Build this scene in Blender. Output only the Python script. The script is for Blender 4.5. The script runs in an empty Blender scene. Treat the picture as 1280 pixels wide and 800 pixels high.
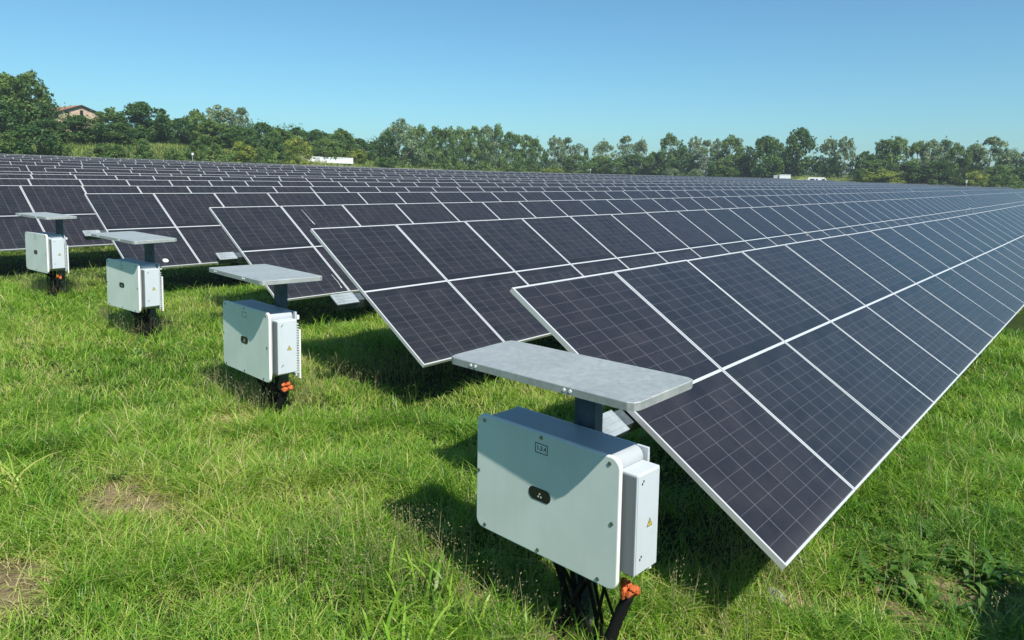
import bpy, bmesh, math, random
import numpy as np
from mathutils import Vector, Matrix

random.seed(7)
HAZE = 0.0005
rng = np.random.default_rng(11)
S = bpy.context.scene
COL = S.collection
R = math.radians

# ------------------------------------------------------------------ world frame
ZS = 0.28                       # fitted heights minus this = heights above the near ground
CAM = Vector((0, 0, 2.9223 - ZS))
YAW, PITCH, ROLL = R(40.179), R(-5.539), R(0.994)
FPX, CY = 909.18, 311.19        # focal length and principal row of the 1280x800 picture
F_ = Vector((math.cos(YAW) * math.cos(PITCH), math.sin(YAW) * math.cos(PITCH), math.sin(PITCH)))
_r = Vector((math.sin(YAW), -math.cos(YAW), 0)); _u = _r.cross(F_)
R_ = _r * math.cos(ROLL) + _u * math.sin(ROLL)
U_ = -_r * math.sin(ROLL) + _u * math.cos(ROLL)


def sight(x, y):
    return F_ + R_ * ((x - 640) / FPX) - U_ * ((y - CY) / FPX)


SUN_AZ, SUN_EL = R(-111), R(48.5)
SUN = Vector((math.cos(SUN_AZ) * math.cos(SUN_EL), math.sin(SUN_AZ) * math.cos(SUN_EL), math.sin(SUN_EL)))

# ------------------------------------------------------------------ rows of trackers: number -> (y, axis height, first x)
TILT = R(33.4)
PW, PP, HL = 1.312, 1.323, 1.192         # panel width, pitch, half length
AX = 1.23                                # axis height over ground
ROWS = {
    1: (2.269, 1.500, 3.865), 2: (6.458, 1.627, 5.080), 3: (10.525, 1.707, 5.909), 4: (14.626, 1.826, 5.485),
    5: (18.90, 1.90, 5.61 - 4 * PP), 6: (22.8, 2.02, 6.91 - 4 * PP), 7: (26.9, 2.13, 8.18 - 4 * PP), 8: (31.0, 2.21, 9.41 - 4 * PP),
    9: (39.2, 2.38, 12.38), 10: (43.3, 2.52, 12.81 - 4 * PP), 11: (51.3, 2.77, 14.27 - 4 * PP), 12: (60.3, 3.04, 17.39 - 5 * PP),
    13: (66.0, 3.24, 19.82 - 5 * PP), 14: (71.6, 3.46, 22.09 - 6 * PP), 15: (78.0, 3.68, 22.73 - 6 * PP), 16: (85.0, 3.84, 24.40 - 6 * PP)}
PY = np.array([-400, -60, -12, -2] + [v[0] for v in ROWS.values()] + [90.0, 400])
PZ = np.array([-1.2, -0.9, -0.25, -0.07] + [v[1] - ZS - AX + 0.01 for v in ROWS.values()] + [2.55, 2.55])
XEND = 150.0


def sstep(t):
    t = np.clip(t, 0, 1)
    return t * t * (3 - 2 * t)


def rise_x(x, y):
    return 0.0034 * np.maximum(0, np.asarray(x, float) - 20) * (1 - 3.2 * sstep((np.asarray(y, float) - 50) / 37)) * sstep((200 - np.asarray(x, float)) / 40 + 1)


def ground(x, y):
    x = np.asarray(x, float); y = np.asarray(y, float)
    z = np.interp(y, PY, PZ) + rise_x(x, y)
    sy, sx = y - 90.0, x - XEND - 4
    s = np.maximum(sy, sx)
    az = np.arctan2(y, np.maximum(x, 1e-3))
    b = np.interp(az, [0.0, 0.10, 0.30, 0.55, 0.80, 1.0, 1.3], [0.9, 1.0, 2.2, 2.5, 2.0, 4.4, 4.6])
    z = z + b * sstep(s / 20.0) * (1 - 0.9 * sstep((s - 60) / 120))
    d = np.hypot(x, y)
    z = z + 0.035 * np.sin(x * 0.9 + 1.3 * np.sin(y * 0.7)) * np.sin(y * 1.1 + 0.4) * sstep(1 - d / 120) - 4.0 * sstep((d - 260) / 900)
    return z


# ------------------------------------------------------------------ helpers
def new_obj(name, mesh, parent=None, mats=()):
    o = bpy.data.objects.new(name, mesh)
    COL.objects.link(o)
    if parent is not None:
        o.parent = parent
    for m in mats:
        if m.name not in [s.name for s in mesh.materials if s]:
            mesh.materials.append(m)
    return o


def tag(o, label=None, cat=None, group=None, kind=None):
    for k, v in (('label', label), ('category', cat), ('group', group), ('kind', kind)):
        if v:
            o[k] = v
    return o


def empty(name, loc=(0, 0, 0), rz=0.0):
    o = bpy.data.objects.new(name, None)
    COL.objects.link(o)
    o.empty_display_size = 0.2
    o.location = loc
    o.rotation_euler = (0, 0, rz)
    return o


def copy_tree(o, parent=None):
    c = o.copy()
    COL.objects.link(c)
    c.parent = parent
    for ch in list(o.children):
        copy_tree(ch, c)
    return c


def bm_box(bm, lo, hi, mi=0, mat=None):
    (x0, y0, z0), (x1, y1, z1) = lo, hi
    vs = [bm.verts.new(p) for p in ((x0, y0, z0), (x1, y0, z0), (x1, y1, z0), (x0, y1, z0), (x0, y0, z1), (x1, y0, z1), (x1, y1, z1), (x0, y1, z1))]
    if mat is not None:
        for v in vs:
            v.co = mat @ v.co
    fs = []
    for q in ((3, 2, 1, 0), (4, 5, 6, 7), (0, 1, 5, 4), (1, 2, 6, 5), (2, 3, 7, 6), (3, 0, 4, 7)):
        f = bm.faces.new([vs[i] for i in q]); f.material_index = mi; fs.append(f)
    return vs, fs


def bm_finish(bm, name, bevel=0.0, seg=2, smooth=False):
    if bevel > 0:
        bmesh.ops.bevel(bm, geom=list(bm.edges), offset=bevel, segments=seg, affect='EDGES', profile=0.6)
    me = bpy.data.meshes.new(name)
    bmesh.ops.recalc_face_normals(bm, faces=list(bm.faces))
    bm.to_mesh(me); bm.free()
    if smooth:
        me.polygons.foreach_set('use_smooth', [True] * len(me.polygons))
    return me


def box_mesh(name, lo, hi, bevel=0.0, seg=2):
    bm = bmesh.new(); bm_box(bm, lo, hi)
    return bm_finish(bm, name, bevel, seg)


def round_plate(bm, y0, y1, z0, z1, xa, xb, r, n=7, bev=0.0):
    """A plate with rounded corners in the y-z plane from x=xa to x=xb."""
    pts = []
    for cy, cz, a0 in ((y1 - r, z1 - r, 0), (y0 + r, z1 - r, 90), (y0 + r, z0 + r, 180), (y1 - r, z0 + r, 270)):
        for i in range(n):
            a = R(a0 + 90 * i / (n - 1)); pts.append((cy + r * math.cos(a), cz + r * math.sin(a)))
    rings = []
    prof = [(xa, bev), (xa + bev * 0.3, bev * 0.3), (xa + bev, 0), (xb - bev, 0), (xb, bev)] if bev > 0 else [(xa, 0), (xb, 0)]
    cy, cz = (y0 + y1) / 2, (z0 + z1) / 2
    for x, ins in prof:
        ring = []
        for (py, pz) in pts:
            ky = 1 - ins / ((y1 - y0) / 2); kz = 1 - ins / ((z1 - z0) / 2)
            ring.append(bm.verts.new((x, cy + (py - cy) * ky, cz + (pz - cz) * kz)))
        rings.append(ring)
    m = len(pts)
    for a, b in zip(rings, rings[1:]):
        for i in range(m):
            bm.faces.new((a[i], a[(i + 1) % m], b[(i + 1) % m], b[i]))
    bm.faces.new(rings[0]); bm.faces.new(list(reversed(rings[-1])))


def bm_tube(bm, pts, radii, n=8, cap=True):
    pts = [Vector(p) for p in pts]
    if not hasattr(radii, '__len__'):
        radii = [radii] * len(pts)
    rings, up = [], Vector((0.13, 0.21, 0.97))
    for i, p in enumerate(pts):
        d = (pts[min(i + 1, len(pts) - 1)] - pts[max(i - 1, 0)]).normalized()
        a = d.cross(up)
        if a.length < 1e-3:
            a = d.cross(Vector((1, 0, 0)))
        a.normalize(); b = d.cross(a)
        rings.append([bm.verts.new(p + (a * math.cos(2 * math.pi * k / n) + b * math.sin(2 * math.pi * k / n)) * radii[i]) for k in range(n)])
    for r0, r1 in zip(rings, rings[1:]):
        for k in range(n):
            bm.faces.new((r0[k], r0[(k + 1) % n], r1[(k + 1) % n], r1[k]))
    if cap:
        bm.faces.new(rings[0]); bm.faces.new(list(reversed(rings[-1])))


def np_mesh(name, verts, loops, starts, totals, attrs=None, mats=()):
    me = bpy.data.meshes.new(name)
    me.vertices.add(len(verts)); me.vertices.foreach_set('co', np.ascontiguousarray(verts, np.float32).ravel())
    me.loops.add(len(loops)); me.loops.foreach_set('vertex_index', np.ascontiguousarray(loops, np.int32))
    me.polygons.add(len(starts)); me.polygons.foreach_set('loop_start', np.ascontiguousarray(starts, np.int32))
    try:
        me.polygons.foreach_set('loop_total', np.ascontiguousarray(totals, np.int32))
    except Exception:
        pass
    for k, v in (attrs or {}).items():
        a = me.attributes.new(k, 'FLOAT', 'POINT'); a.data.foreach_set('value', np.ascontiguousarray(v, np.float32))
    me.update(calc_edges=True)
    for m in mats:
        me.materials.append(m)
    return me


# ------------------------------------------------------------------ materials
def mat(name):
    m = bpy.data.materials.new(name); m.use_nodes = True
    nt = m.node_tree
    b = nt.nodes['Principled BSDF']
    return m, nt, b


def N(nt, t, **kw):
    n = nt.nodes.new(t)
    for k, v in kw.items():
        if k in n.inputs:
            n.inputs[k].default_value = v
        else:
            setattr(n, k, v)
    return n


def ramp(nt, stops):
    n = nt.nodes.new('ShaderNodeValToRGB')
    e = n.color_ramp.elements
    while len(e) < len(stops):
        e.new(0.5)
    for el, (p, c) in zip(e, stops):
        el.position = p; el.color = (*c, 1)
    return n


def mathn(nt, op, a=None, b=None, c=None, clamp=False):
    n = nt.nodes.new('ShaderNodeMath'); n.operation = op; n.use_clamp = clamp
    for i, v in enumerate((a, b, c)):
        if v is None:
            continue
        if isinstance(v, (int, float)):
            n.inputs[i].default_value = v
        else:
            nt.links.new(v, n.inputs[i])
    return n.outputs[0]


def simple(name, col, rough=0.5, metal=0.0, noise=0.0, scale=8.0, bump=0.0, spec=0.5):
    m, nt, b = mat(name)
    b.inputs['Base Color'].default_value = (*col, 1)
    b.inputs['Roughness'].default_value = rough
    b.inputs['Metallic'].default_value = metal
    b.inputs['Specular IOR Level'].default_value = spec
    if noise > 0:
        tc = N(nt, 'ShaderNodeTexCoord'); no = N(nt, 'ShaderNodeTexNoise', Scale=scale, Detail=6.0)
        nt.links.new(tc.outputs['Object'], no.inputs['Vector'])
        rp = ramp(nt, [(0.3, tuple(c * (1 - noise) for c in col)), (0.7, tuple(min(1, c * (1 + noise)) for c in col))])
        nt.links.new(no.outputs['Fac'], rp.inputs['Fac']); nt.links.new(rp.outputs['Color'], b.inputs['Base Color'])
        rr = N(nt, 'ShaderNodeMapRange'); rr.inputs['To Min'].default_value = max(0.02, rough - 0.12); rr.inputs['To Max'].default_value = min(1, rough + 0.12)
        nt.links.new(no.outputs['Fac'], rr.inputs['Value']); nt.links.new(rr.outputs['Result'], b.inputs['Roughness'])
        if bump > 0:
            bp = N(nt, 'ShaderNodeBump', Strength=bump, Distance=0.02)
            nt.links.new(no.outputs['Fac'], bp.inputs['Height']); nt.links.new(bp.outputs['Normal'], b.inputs['Normal'])
    return m


M = {}
M['cover'] = simple('cover_paint', (0.60, 0.68, 0.62), 0.45, noise=0.05, scale=3)
M['cabinet'] = simple('cabinet_shade_paint', (0.40, 0.43, 0.45), 0.5, noise=0.06, scale=4)  # same paint as the cover, darkened for the shade under the canopy
M['sidebox'] = simple('sidebox_paint', (0.52, 0.57, 0.60), 0.45, noise=0.04, scale=4)
M['rim'] = simple('lit_rim_bracket_paint', (0.80, 0.80, 0.77), 0.4)  # rim made whiter than the cover as its sunlit edge; also bracket paint
M['dark'] = simple('dark_plastic_and_hollow', (0.012, 0.012, 0.014), 0.35)
M['cable'] = simple('black_cable', (0.008, 0.008, 0.008), 0.75, spec=0.15)
M['boxfront'] = simple('side_box_shade', (0.16, 0.18, 0.185), 0.6)
M['steelscrew'] = simple('screw_steel', (0.30, 0.32, 0.32), 0.35, 0.9)
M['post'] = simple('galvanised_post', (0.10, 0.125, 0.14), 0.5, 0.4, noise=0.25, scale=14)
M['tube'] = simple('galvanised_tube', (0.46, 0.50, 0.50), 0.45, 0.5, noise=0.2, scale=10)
M['frame'] = simple('anodised_frame', (0.66, 0.67, 0.66), 0.38, 0.35)
M['foam'] = simple('orange_foam', (0.50, 0.11, 0.025), 0.8, noise=0.35, scale=30, bump=0.8)
M['yellow'] = simple('warning_yellow', (0.62, 0.48, 0.06), 0.5)
M['ink'] = simple('black_ink', (0.03, 0.035, 0.035), 0.6)
M['plate'] = simple('plate_paint', (0.52, 0.58, 0.56), 0.5)
M['backsheet'] = simple('panel_back', (0.022, 0.023, 0.026), 0.5)
M['white'] = simple('white_paint', (0.78, 0.79, 0.78), 0.5, noise=0.06, scale=2)
M['greydoor'] = simple('grey_door_paint', (0.42, 0.45, 0.46), 0.5)
M['bark'] = simple('bark', (0.10, 0.085, 0.065), 0.9, noise=0.4, scale=6, bump=0.5)
M['palebark'] = simple('pale_bark', (0.26, 0.24, 0.21), 0.9, noise=0.4, scale=6, bump=0.4)
M['stone'] = simple('pale_stone', (0.26, 0.25, 0.22), 0.9, noise=0.3, scale=12, bump=0.6)
M['tyre'] = simple('tyre_rubber', (0.02, 0.02, 0.02), 0.8)
M['glassdark'] = simple('dark_window', (0.012, 0.014, 0.016), 0.08)


def mk_galv():
    m, nt, b = mat('galvanised_sheet')
    tc = N(nt, 'ShaderNodeTexCoord')
    vo = N(nt, 'ShaderNodeTexVoronoi', Scale=38.0); no = N(nt, 'ShaderNodeTexNoise', Scale=2.6, Detail=8.0, Roughness=0.7)
    fine = N(nt, 'ShaderNodeTexNoise', Scale=60.0, Detail=3.0)
    for n in (vo, no, fine):
        nt.links.new(tc.outputs['Object'], n.inputs['Vector'])
    sep = N(nt, 'ShaderNodeSeparateColor'); nt.links.new(vo.outputs['Color'], sep.inputs[0])
    s = mathn(nt, 'MULTIPLY_ADD', sep.outputs[0], 0.22, mathn(nt, 'MULTIPLY_ADD', no.outputs['Fac'], 0.75, mathn(nt, 'MULTIPLY', fine.outputs['Fac'], 0.2)))
    rp = ramp(nt, [(0.30, (0.36, 0.385, 0.37)), (0.58, (0.43, 0.455, 0.435)), (0.85, (0.51, 0.53, 0.50))])
    nt.links.new(s, rp.inputs['Fac']); nt.links.new(rp.outputs['Color'], b.inputs['Base Color'])
    b.inputs['Metallic'].default_value = 0.5
    rr = N(nt, 'ShaderNodeMapRange'); rr.inputs['To Min'].default_value = 0.42; rr.inputs['To Max'].default_value = 0.68
    nt.links.new(s, rr.inputs['Value']); nt.links.new(rr.outputs['Result'], b.inputs['Roughness'])
    return m


M['galv'] = mk_galv()


def add_runs(m):
    nt = m.node_tree; b = nt.nodes['Principled BSDF']; src = b.inputs['Base Color'].links[0].from_socket
    tc = N(nt, 'ShaderNodeTexCoord'); mp = N(nt, 'ShaderNodeMapping'); mp.inputs['Scale'].default_value = (7, 7, 0.8)
    oi = N(nt, 'ShaderNodeObjectInfo')
    va = N(nt, 'ShaderNodeVectorMath', operation='ADD'); nt.links.new(tc.outputs['Object'], va.inputs[0]); nt.links.new(oi.outputs['Random'], va.inputs[1])
    nt.links.new(va.outputs[0], mp.inputs['Vector'])
    n1 = N(nt, 'ShaderNodeTexNoise', Scale=1.6, Detail=7.0, Roughness=0.6); nt.links.new(mp.outputs[0], n1.inputs['Vector'])
    n2 = N(nt, 'ShaderNodeTexNoise', Scale=5.0, Detail=9.0, Roughness=0.75); nt.links.new(va.outputs[0], n2.inputs['Vector'])
    f = mathn(nt, 'MULTIPLY', mathn(nt, 'MULTIPLY', mathn(nt, 'SUBTRACT', n1.outputs['Fac'], 0.48, clamp=True), n2.outputs['Fac']), 0.7, clamp=True)
    mx = N(nt, 'ShaderNodeMix', data_type='RGBA'); nt.links.new(f, mx.inputs[0]); nt.links.new(src, mx.inputs[6]); mx.inputs[7].default_value = (0.30, 0.29, 0.25, 1)
    nt.links.new(mx.outputs[2], b.inputs['Base Color'])


for k_ in ('cover', 'sidebox', 'galv'):
    add_runs(M[k_])


def mk_cells():
    """Solar glass: 6 x 22 half cells with pale gaps, a plain dark strip over the torque tube, fine busbars; object coordinates in metres."""
    m, nt, b = mat('solar_glass')
    tc = N(nt, 'ShaderNodeTexCoord'); sp = N(nt, 'ShaderNodeSeparateXYZ')
    nt.links.new(tc.outputs['Object'], sp.inputs[0])
    X, Y = sp.outputs['X'], sp.outputs['Y']

    def line(v, pitch, off, half):
        a = mathn(nt, 'ADD', mathn(nt, 'DIVIDE', mathn(nt, 'SUBTRACT', v, off), pitch), 0.5)
        f = mathn(nt, 'ABSOLUTE', mathn(nt, 'SUBTRACT', mathn(nt, 'FRACT', a), 0.5))
        return mathn(nt, 'LESS_THAN', f, half / pitch)

    vline = line(X, 0.2115, 0.0215, 0.0019)
    ay = mathn(nt, 'ABSOLUTE', Y)
    hline = line(ay, 0.1048, 0.0205, 0.0012)
    strip = mathn(nt, 'GREATER_THAN', ay, 0.128)
    inner = mathn(nt, 'MULTIPLY', mathn(nt, 'GREATER_THAN', X, 0.03), mathn(nt, 'LESS_THAN', X, PW - 0.03))
    vl = mathn(nt, 'MULTIPLY', mathn(nt, 'MULTIPLY', vline, strip), inner)
    hl = mathn(nt, 'MULTIPLY', mathn(nt, 'MULTIPLY', hline, mathn(nt, 'GREATER_THAN', ay, 0.12)), 0.62)
    grid = mathn(nt, 'MAXIMUM', vl, hl)
    bus = mathn(nt, 'MULTIPLY', mathn(nt, 'MULTIPLY', line(X, 0.01763, 0.0215 + 0.0088, 0.00075), strip), 0.22)
    allg = mathn(nt, 'MAXIMUM', grid, bus)
    oi = N(nt, 'ShaderNodeObjectInfo')
    cx = mathn(nt, 'FLOOR', mathn(nt, 'DIVIDE', mathn(nt, 'SUBTRACT', X, 0.0215), 0.2115))
    cy = mathn(nt, 'FLOOR', mathn(nt, 'DIVIDE', Y, 0.1048))
    cv = N(nt, 'ShaderNodeCombineXYZ'); nt.links.new(cx, cv.inputs[0]); nt.links.new(cy, cv.inputs[1])
    nt.links.new(mathn(nt, 'MULTIPLY', oi.outputs['Random'], 97.0), cv.inputs[2])
    wn = N(nt, 'ShaderNodeTexWhiteNoise'); nt.links.new(cv.outputs[0], wn.inputs['Vector'])
    rp = ramp(nt, [(0.0, (0.0125, 0.0140, 0.0190)), (0.5, (0.0145, 0.0158, 0.0205)), (1.0, (0.0180, 0.0180, 0.0235))])
    nt.links.new(wn.outputs['Value'], rp.inputs['Fac'])
    rp2 = ramp(nt, [(0.0, (0.92, 1.0, 1.04)), (0.6, (1.0, 1.0, 1.0)), (1.0, (1.05, 0.98, 1.03))])
    nt.links.new(oi.outputs['Random'], rp2.inputs['Fac'])
    mu = N(nt, 'ShaderNodeMix', data_type='RGBA', blend_type='MULTIPLY'); mu.inputs[0].default_value = 1.0
    nt.links.new(rp.outputs['Color'], mu.inputs[6]); nt.links.new(rp2.outputs['Color'], mu.inputs[7])
    mx = N(nt, 'ShaderNodeMix', data_type='RGBA'); nt.links.new(allg, mx.inputs[0]); nt.links.new(mu.outputs[2], mx.inputs[6])
    mx.inputs[7].default_value = (0.15, 0.15, 0.165, 1)
    # dust: soft, a little heavier in specks
    dn = N(nt, 'ShaderNodeTexNoise', Scale=3.0, Detail=7.0, Roughness=0.65); nt.links.new(tc.outputs['Object'], dn.inputs['Vector'])
    dm = N(nt, 'ShaderNodeMapRange'); dm.inputs['From Min'].default_value = 0.42; dm.inputs['From Max'].default_value = 0.85
    dm.inputs['To Max'].default_value = 0.06; dm.inputs['To Min'].default_value = 0.010
    nt.links.new(dn.outputs['Fac'], dm.inputs['Value'])
    md = N(nt, 'ShaderNodeMix', data_type='RGBA'); nt.links.new(dm.outputs['Result'], md.inputs[0]); nt.links.new(mx.outputs[2], md.inputs[6])
    md.inputs[7].default_value = (0.30, 0.28, 0.25, 1)
    edge = N(nt, 'ShaderNodeMapRange'); edge.inputs['From Min'].default_value = -HL + 0.10; edge.inputs['From Max'].default_value = -HL
    edge.inputs['To Min'].default_value = 0.0; edge.inputs['To Max'].default_value = 0.06
    nt.links.new(mathn(nt, 'ADD', Y, mathn(nt, 'MULTIPLY', mathn(nt, 'SUBTRACT', dn.outputs['Fac'], 0.5), 0.22)), edge.inputs['Value'])
    mo = N(nt, 'ShaderNodeVectorMath', operation='ADD'); nt.links.new(tc.outputs['Object'], mo.inputs[0]); nt.links.new(oi.outputs['Location'], mo.inputs[1])
    vo = N(nt, 'ShaderNodeTexVoronoi', Scale=0.9); nt.links.new(mo.outputs[0], vo.inputs['Vector'])
    spot = mathn(nt, 'MULTIPLY', mathn(nt, 'LESS_THAN', vo.outputs['Distance'], 0.013), 0.75)
    me_ = N(nt, 'ShaderNodeMix', data_type='RGBA'); nt.links.new(mathn(nt, 'MAXIMUM', edge.outputs['Result'], spot), me_.inputs[0]); nt.links.new(md.outputs[2], me_.inputs[6])
    me_.inputs[7].default_value = (0.34, 0.33, 0.30, 1)
    nt.links.new(me_.outputs[2], b.inputs['Base Color'])
    b.inputs['Roughness'].default_value = 0.30
    b.inputs['IOR'].default_value = 1.30
    b.inputs['Specular IOR Level'].default_value = 0.5
    return m


M['cells'] = mk_cells()


def mk_ground():
    m, nt, b = mat('meadow_soil')
    geo = N(nt, 'ShaderNodeNewGeometry')
    n1 = N(nt, 'ShaderNodeTexNoise', Scale=0.55, Detail=8.0, Roughness=0.62); n2 = N(nt, 'ShaderNodeTexNoise', Scale=14.0, Detail=8.0, Roughness=0.75)
    for n in (n1, n2):
        nt.links.new(geo.outputs['Position'], n.inputs['Vector'])
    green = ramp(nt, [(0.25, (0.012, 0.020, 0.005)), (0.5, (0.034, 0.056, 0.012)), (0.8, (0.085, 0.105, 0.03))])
    soil = ramp(nt, [(0.25, (0.10, 0.075, 0.045)), (0.5, (0.26, 0.195, 0.115)), (0.8, (0.46, 0.36, 0.235))])
    nt.links.new(n2.outputs['Fac'], green.inputs['Fac']); nt.links.new(n2.outputs['Fac'], soil.inputs['Fac'])
    at = N(nt, 'ShaderNodeAttribute', attribute_name='bare')
    f = mathn(nt, 'ADD', at.outputs['Fac'], mathn(nt, 'MULTIPLY', mathn(nt, 'SUBTRACT', n1.outputs['Fac'], 0.52), 1.2), clamp=True)
    mx = N(nt, 'ShaderNodeMix', data_type='RGBA')
    nt.links.new(f, mx.inputs[0]); nt.links.new(green.outputs['Color'], mx.inputs[6]); nt.links.new(soil.outputs['Color'], mx.inputs[7])
    nt.links.new(mx.outputs[2], b.inputs['Base Color'])
    b.inputs['Roughness'].default_value = 0.95; b.inputs['Specular IOR Level'].default_value = 0.1
    bp = N(nt, 'ShaderNodeBump', Strength=0.9, Distance=0.05); nt.links.new(n2.outputs['Fac'], bp.inputs['Height']); nt.links.new(bp.outputs['Normal'], b.inputs['Normal'])
    return m


M['ground'] = mk_ground()


def mk_leaf(name, stops, trans=0.35, attr='tint', hue=0.0, rough=0.5, spec=0.25, objvar=0.0):
    m, nt, b = mat(name)
    at = N(nt, 'ShaderNodeAttribute', attribute_name=attr)
    rp = ramp(nt, stops)
    fac = at.outputs['Fac']
    if objvar > 0:
        oi = N(nt, 'ShaderNodeObjectInfo')
        fac = mathn(nt, 'ADD', fac, mathn(nt, 'MULTIPLY', mathn(nt, 'SUBTRACT', oi.outputs['Random'], 0.5), objvar), clamp=True)
    nt.links.new(fac, rp.inputs['Fac'])
    col = rp.outputs['Color']
    nt.links.new(col, b.inputs['Base Color'])
    b.inputs['Roughness'].default_value = rough
    b.inputs['Specular IOR Level'].default_value = spec
    tr = N(nt, 'ShaderNodeBsdfTranslucent')
    mu = N(nt, 'ShaderNodeMix', data_type='RGBA', blend_type='MULTIPLY'); mu.inputs[0].default_value = 1.0
    nt.links.new(col, mu.inputs[6]); mu.inputs[7].default_value = (1.25, 1.35, 0.55, 1)
    nt.links.new(mu.outputs[2], tr.inputs['Color'])
    mix = N(nt, 'ShaderNodeMixShader'); mix.inputs[0].default_value = trans
    nt.links.new(b.outputs[0], mix.inputs[1]); nt.links.new(tr.outputs[0], mix.inputs[2])
    nt.links.new(mix.outputs[0], nt.nodes['Material Output'].inputs['Surface'])
    return m


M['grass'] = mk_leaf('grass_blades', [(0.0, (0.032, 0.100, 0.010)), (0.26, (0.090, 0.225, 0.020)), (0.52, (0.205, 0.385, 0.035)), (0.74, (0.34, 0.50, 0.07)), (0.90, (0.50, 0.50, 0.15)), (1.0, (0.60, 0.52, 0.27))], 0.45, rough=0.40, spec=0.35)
M['seed'] = mk_leaf('seed_heads', [(0.0, (0.10, 0.13, 0.045)), (0.5, (0.22, 0.22, 0.10)), (1.0, (0.36, 0.31, 0.17))], 0.3)
M['weed'] = mk_leaf('broad_leaves', [(0.0, (0.035, 0.10, 0.018)), (0.5, (0.085, 0.19, 0.03)), (1.0, (0.17, 0.27, 0.05))], 0.35)
M['leaf_dark'] = mk_leaf('leaf_dark', [(0.0, (0.027, 0.073, 0.022)), (0.5, (0.071, 0.144, 0.037)), (1.0, (0.146, 0.226, 0.059))], 0.35, objvar=0.3)
M['leaf_mid'] = mk_leaf('leaf_mid', [(0.0, (0.051, 0.107, 0.029)), (0.5, (0.120, 0.201, 0.049)), (1.0, (0.220, 0.299, 0.085))], 0.38, objvar=0.35)
M['leaf_pale'] = mk_leaf('leaf_pale', [(0.0, (0.098, 0.152, 0.081)), (0.5, (0.189, 0.262, 0.140)), (1.0, (0.342, 0.403, 0.244))], 0.38, objvar=0.3)
M['leaf_yellow'] = mk_leaf('leaf_yellow', [(0.0, (0.110, 0.171, 0.030)), (0.5, (0.232, 0.293, 0.051)), (1.0, (0.415, 0.403, 0.085))], 0.35, objvar=0.2)
M['meadow'] = mk_leaf('meadow_grass', [(0.0, (0.14, 0.22, 0.05)), (0.5, (0.28, 0.36, 0.09)), (1.0, (0.46, 0.44, 0.20))], 0.38)

# ------------------------------------------------------------------ ground sheet
BARE = [(5.53, 0.59, 0.38), (5.27, 1.1, 0.3), (1.25, 5.08, 0.42), (2.14, 5.78, 0.34), (2.35, 5.5, 0.22), (1.65, 6.5, 0.2), (4.55, 1.4, 0.2), (3.25, 2.3, 0.26), (3.7, 6.7, 0.3), (3.1, 2.9, 0.2), (4.95, 0.9, 0.25), (1.0, 5.45, 0.3)]


def bareness(x, y):
    x = np.asarray(x, float); y = np.asarray(y, float)
    v = np.zeros_like(x)
    for bx, by, br in BARE:
        d = np.hypot(x - bx, (y - by)) / br
        d = d + 0.35 * np.sin(7 * np.arctan2(y - by, x - bx) + bx) * 0.5
        v = np.maximum(v, 1 - sstep((d - 0.45) / 0.75))
    return v


def build_ground():
    gx = np.unique(np.concatenate([np.arange(-3, 20, 0.125), np.arange(20, 60, 1.0), np.arange(60, 260, 4.0), -3 - np.geomspace(1, 500, 24), 260 + np.geomspace(5, 900, 22)]))
    gy = np.unique(np.concatenate([np.arange(-3, 20, 0.125), np.arange(20, 130, 1.2), np.arange(130, 260, 5.0), -3 - np.geomspace(1, 500, 24), 260 + np.geomspace(5, 900, 22)]))
    A, B = np.meshgrid(gx, gy, indexing='ij')
    Z = ground(A, B)
    v = np.stack([A, B, Z], -1).reshape(-1, 3)
    nx, ny = len(gx), len(gy)
    i = np.arange(nx * ny).reshape(nx, ny)
    q = np.stack([i[:-1, :-1], i[1:, :-1], i[1:, 1:], i[:-1, 1:]], -1).reshape(-1, 4)
    me = np_mesh('ground', v, q.ravel(), np.arange(len(q)) * 4, np.full(len(q), 4), {'bare': bareness(A, B).ravel()}, [M['ground']])
    me.polygons.foreach_set('use_smooth', [True] * len(me.polygons))
    tag(new_obj('ground', me), kind='structure')


build_ground()


# ------------------------------------------------------------------ grass
def in_view(x, y, z, mx=300, my=170):
    d = np.stack([x, y, z], -1) - np.array(CAM)
    f, r, u = np.array(F_), np.array(R_), np.array(U_)
    w = d @ f
    ok = w > 0.3
    w = np.where(ok, w, 1)
    px = 640 + FPX * (d @ r) / w; py = CY - FPX * (d @ u) / w
    return ok & (px > -mx) & (px < 1280 + mx) & (py > -50) & (py < 800 + my), w


def lowfreq(x, y, seed, n=5, f0=0.5):
    r = np.random.default_rng(seed); v = np.zeros_like(x)
    for k in range(n):
        a = r.uniform(0, 2 * math.pi); f = f0 * 1.75 ** k * r.uniform(0.8, 1.2)
        v += np.sin((x * math.cos(a) + y * math.sin(a)) * f * 2 * math.pi + r.uniform(0, 6.28) + 1.7 * np.sin((x * math.sin(a) - y * math.cos(a)) * f * 3.1 + r.uniform(0, 6))) / (1 + 0.45 * k)
    return v / 2.2


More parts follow.
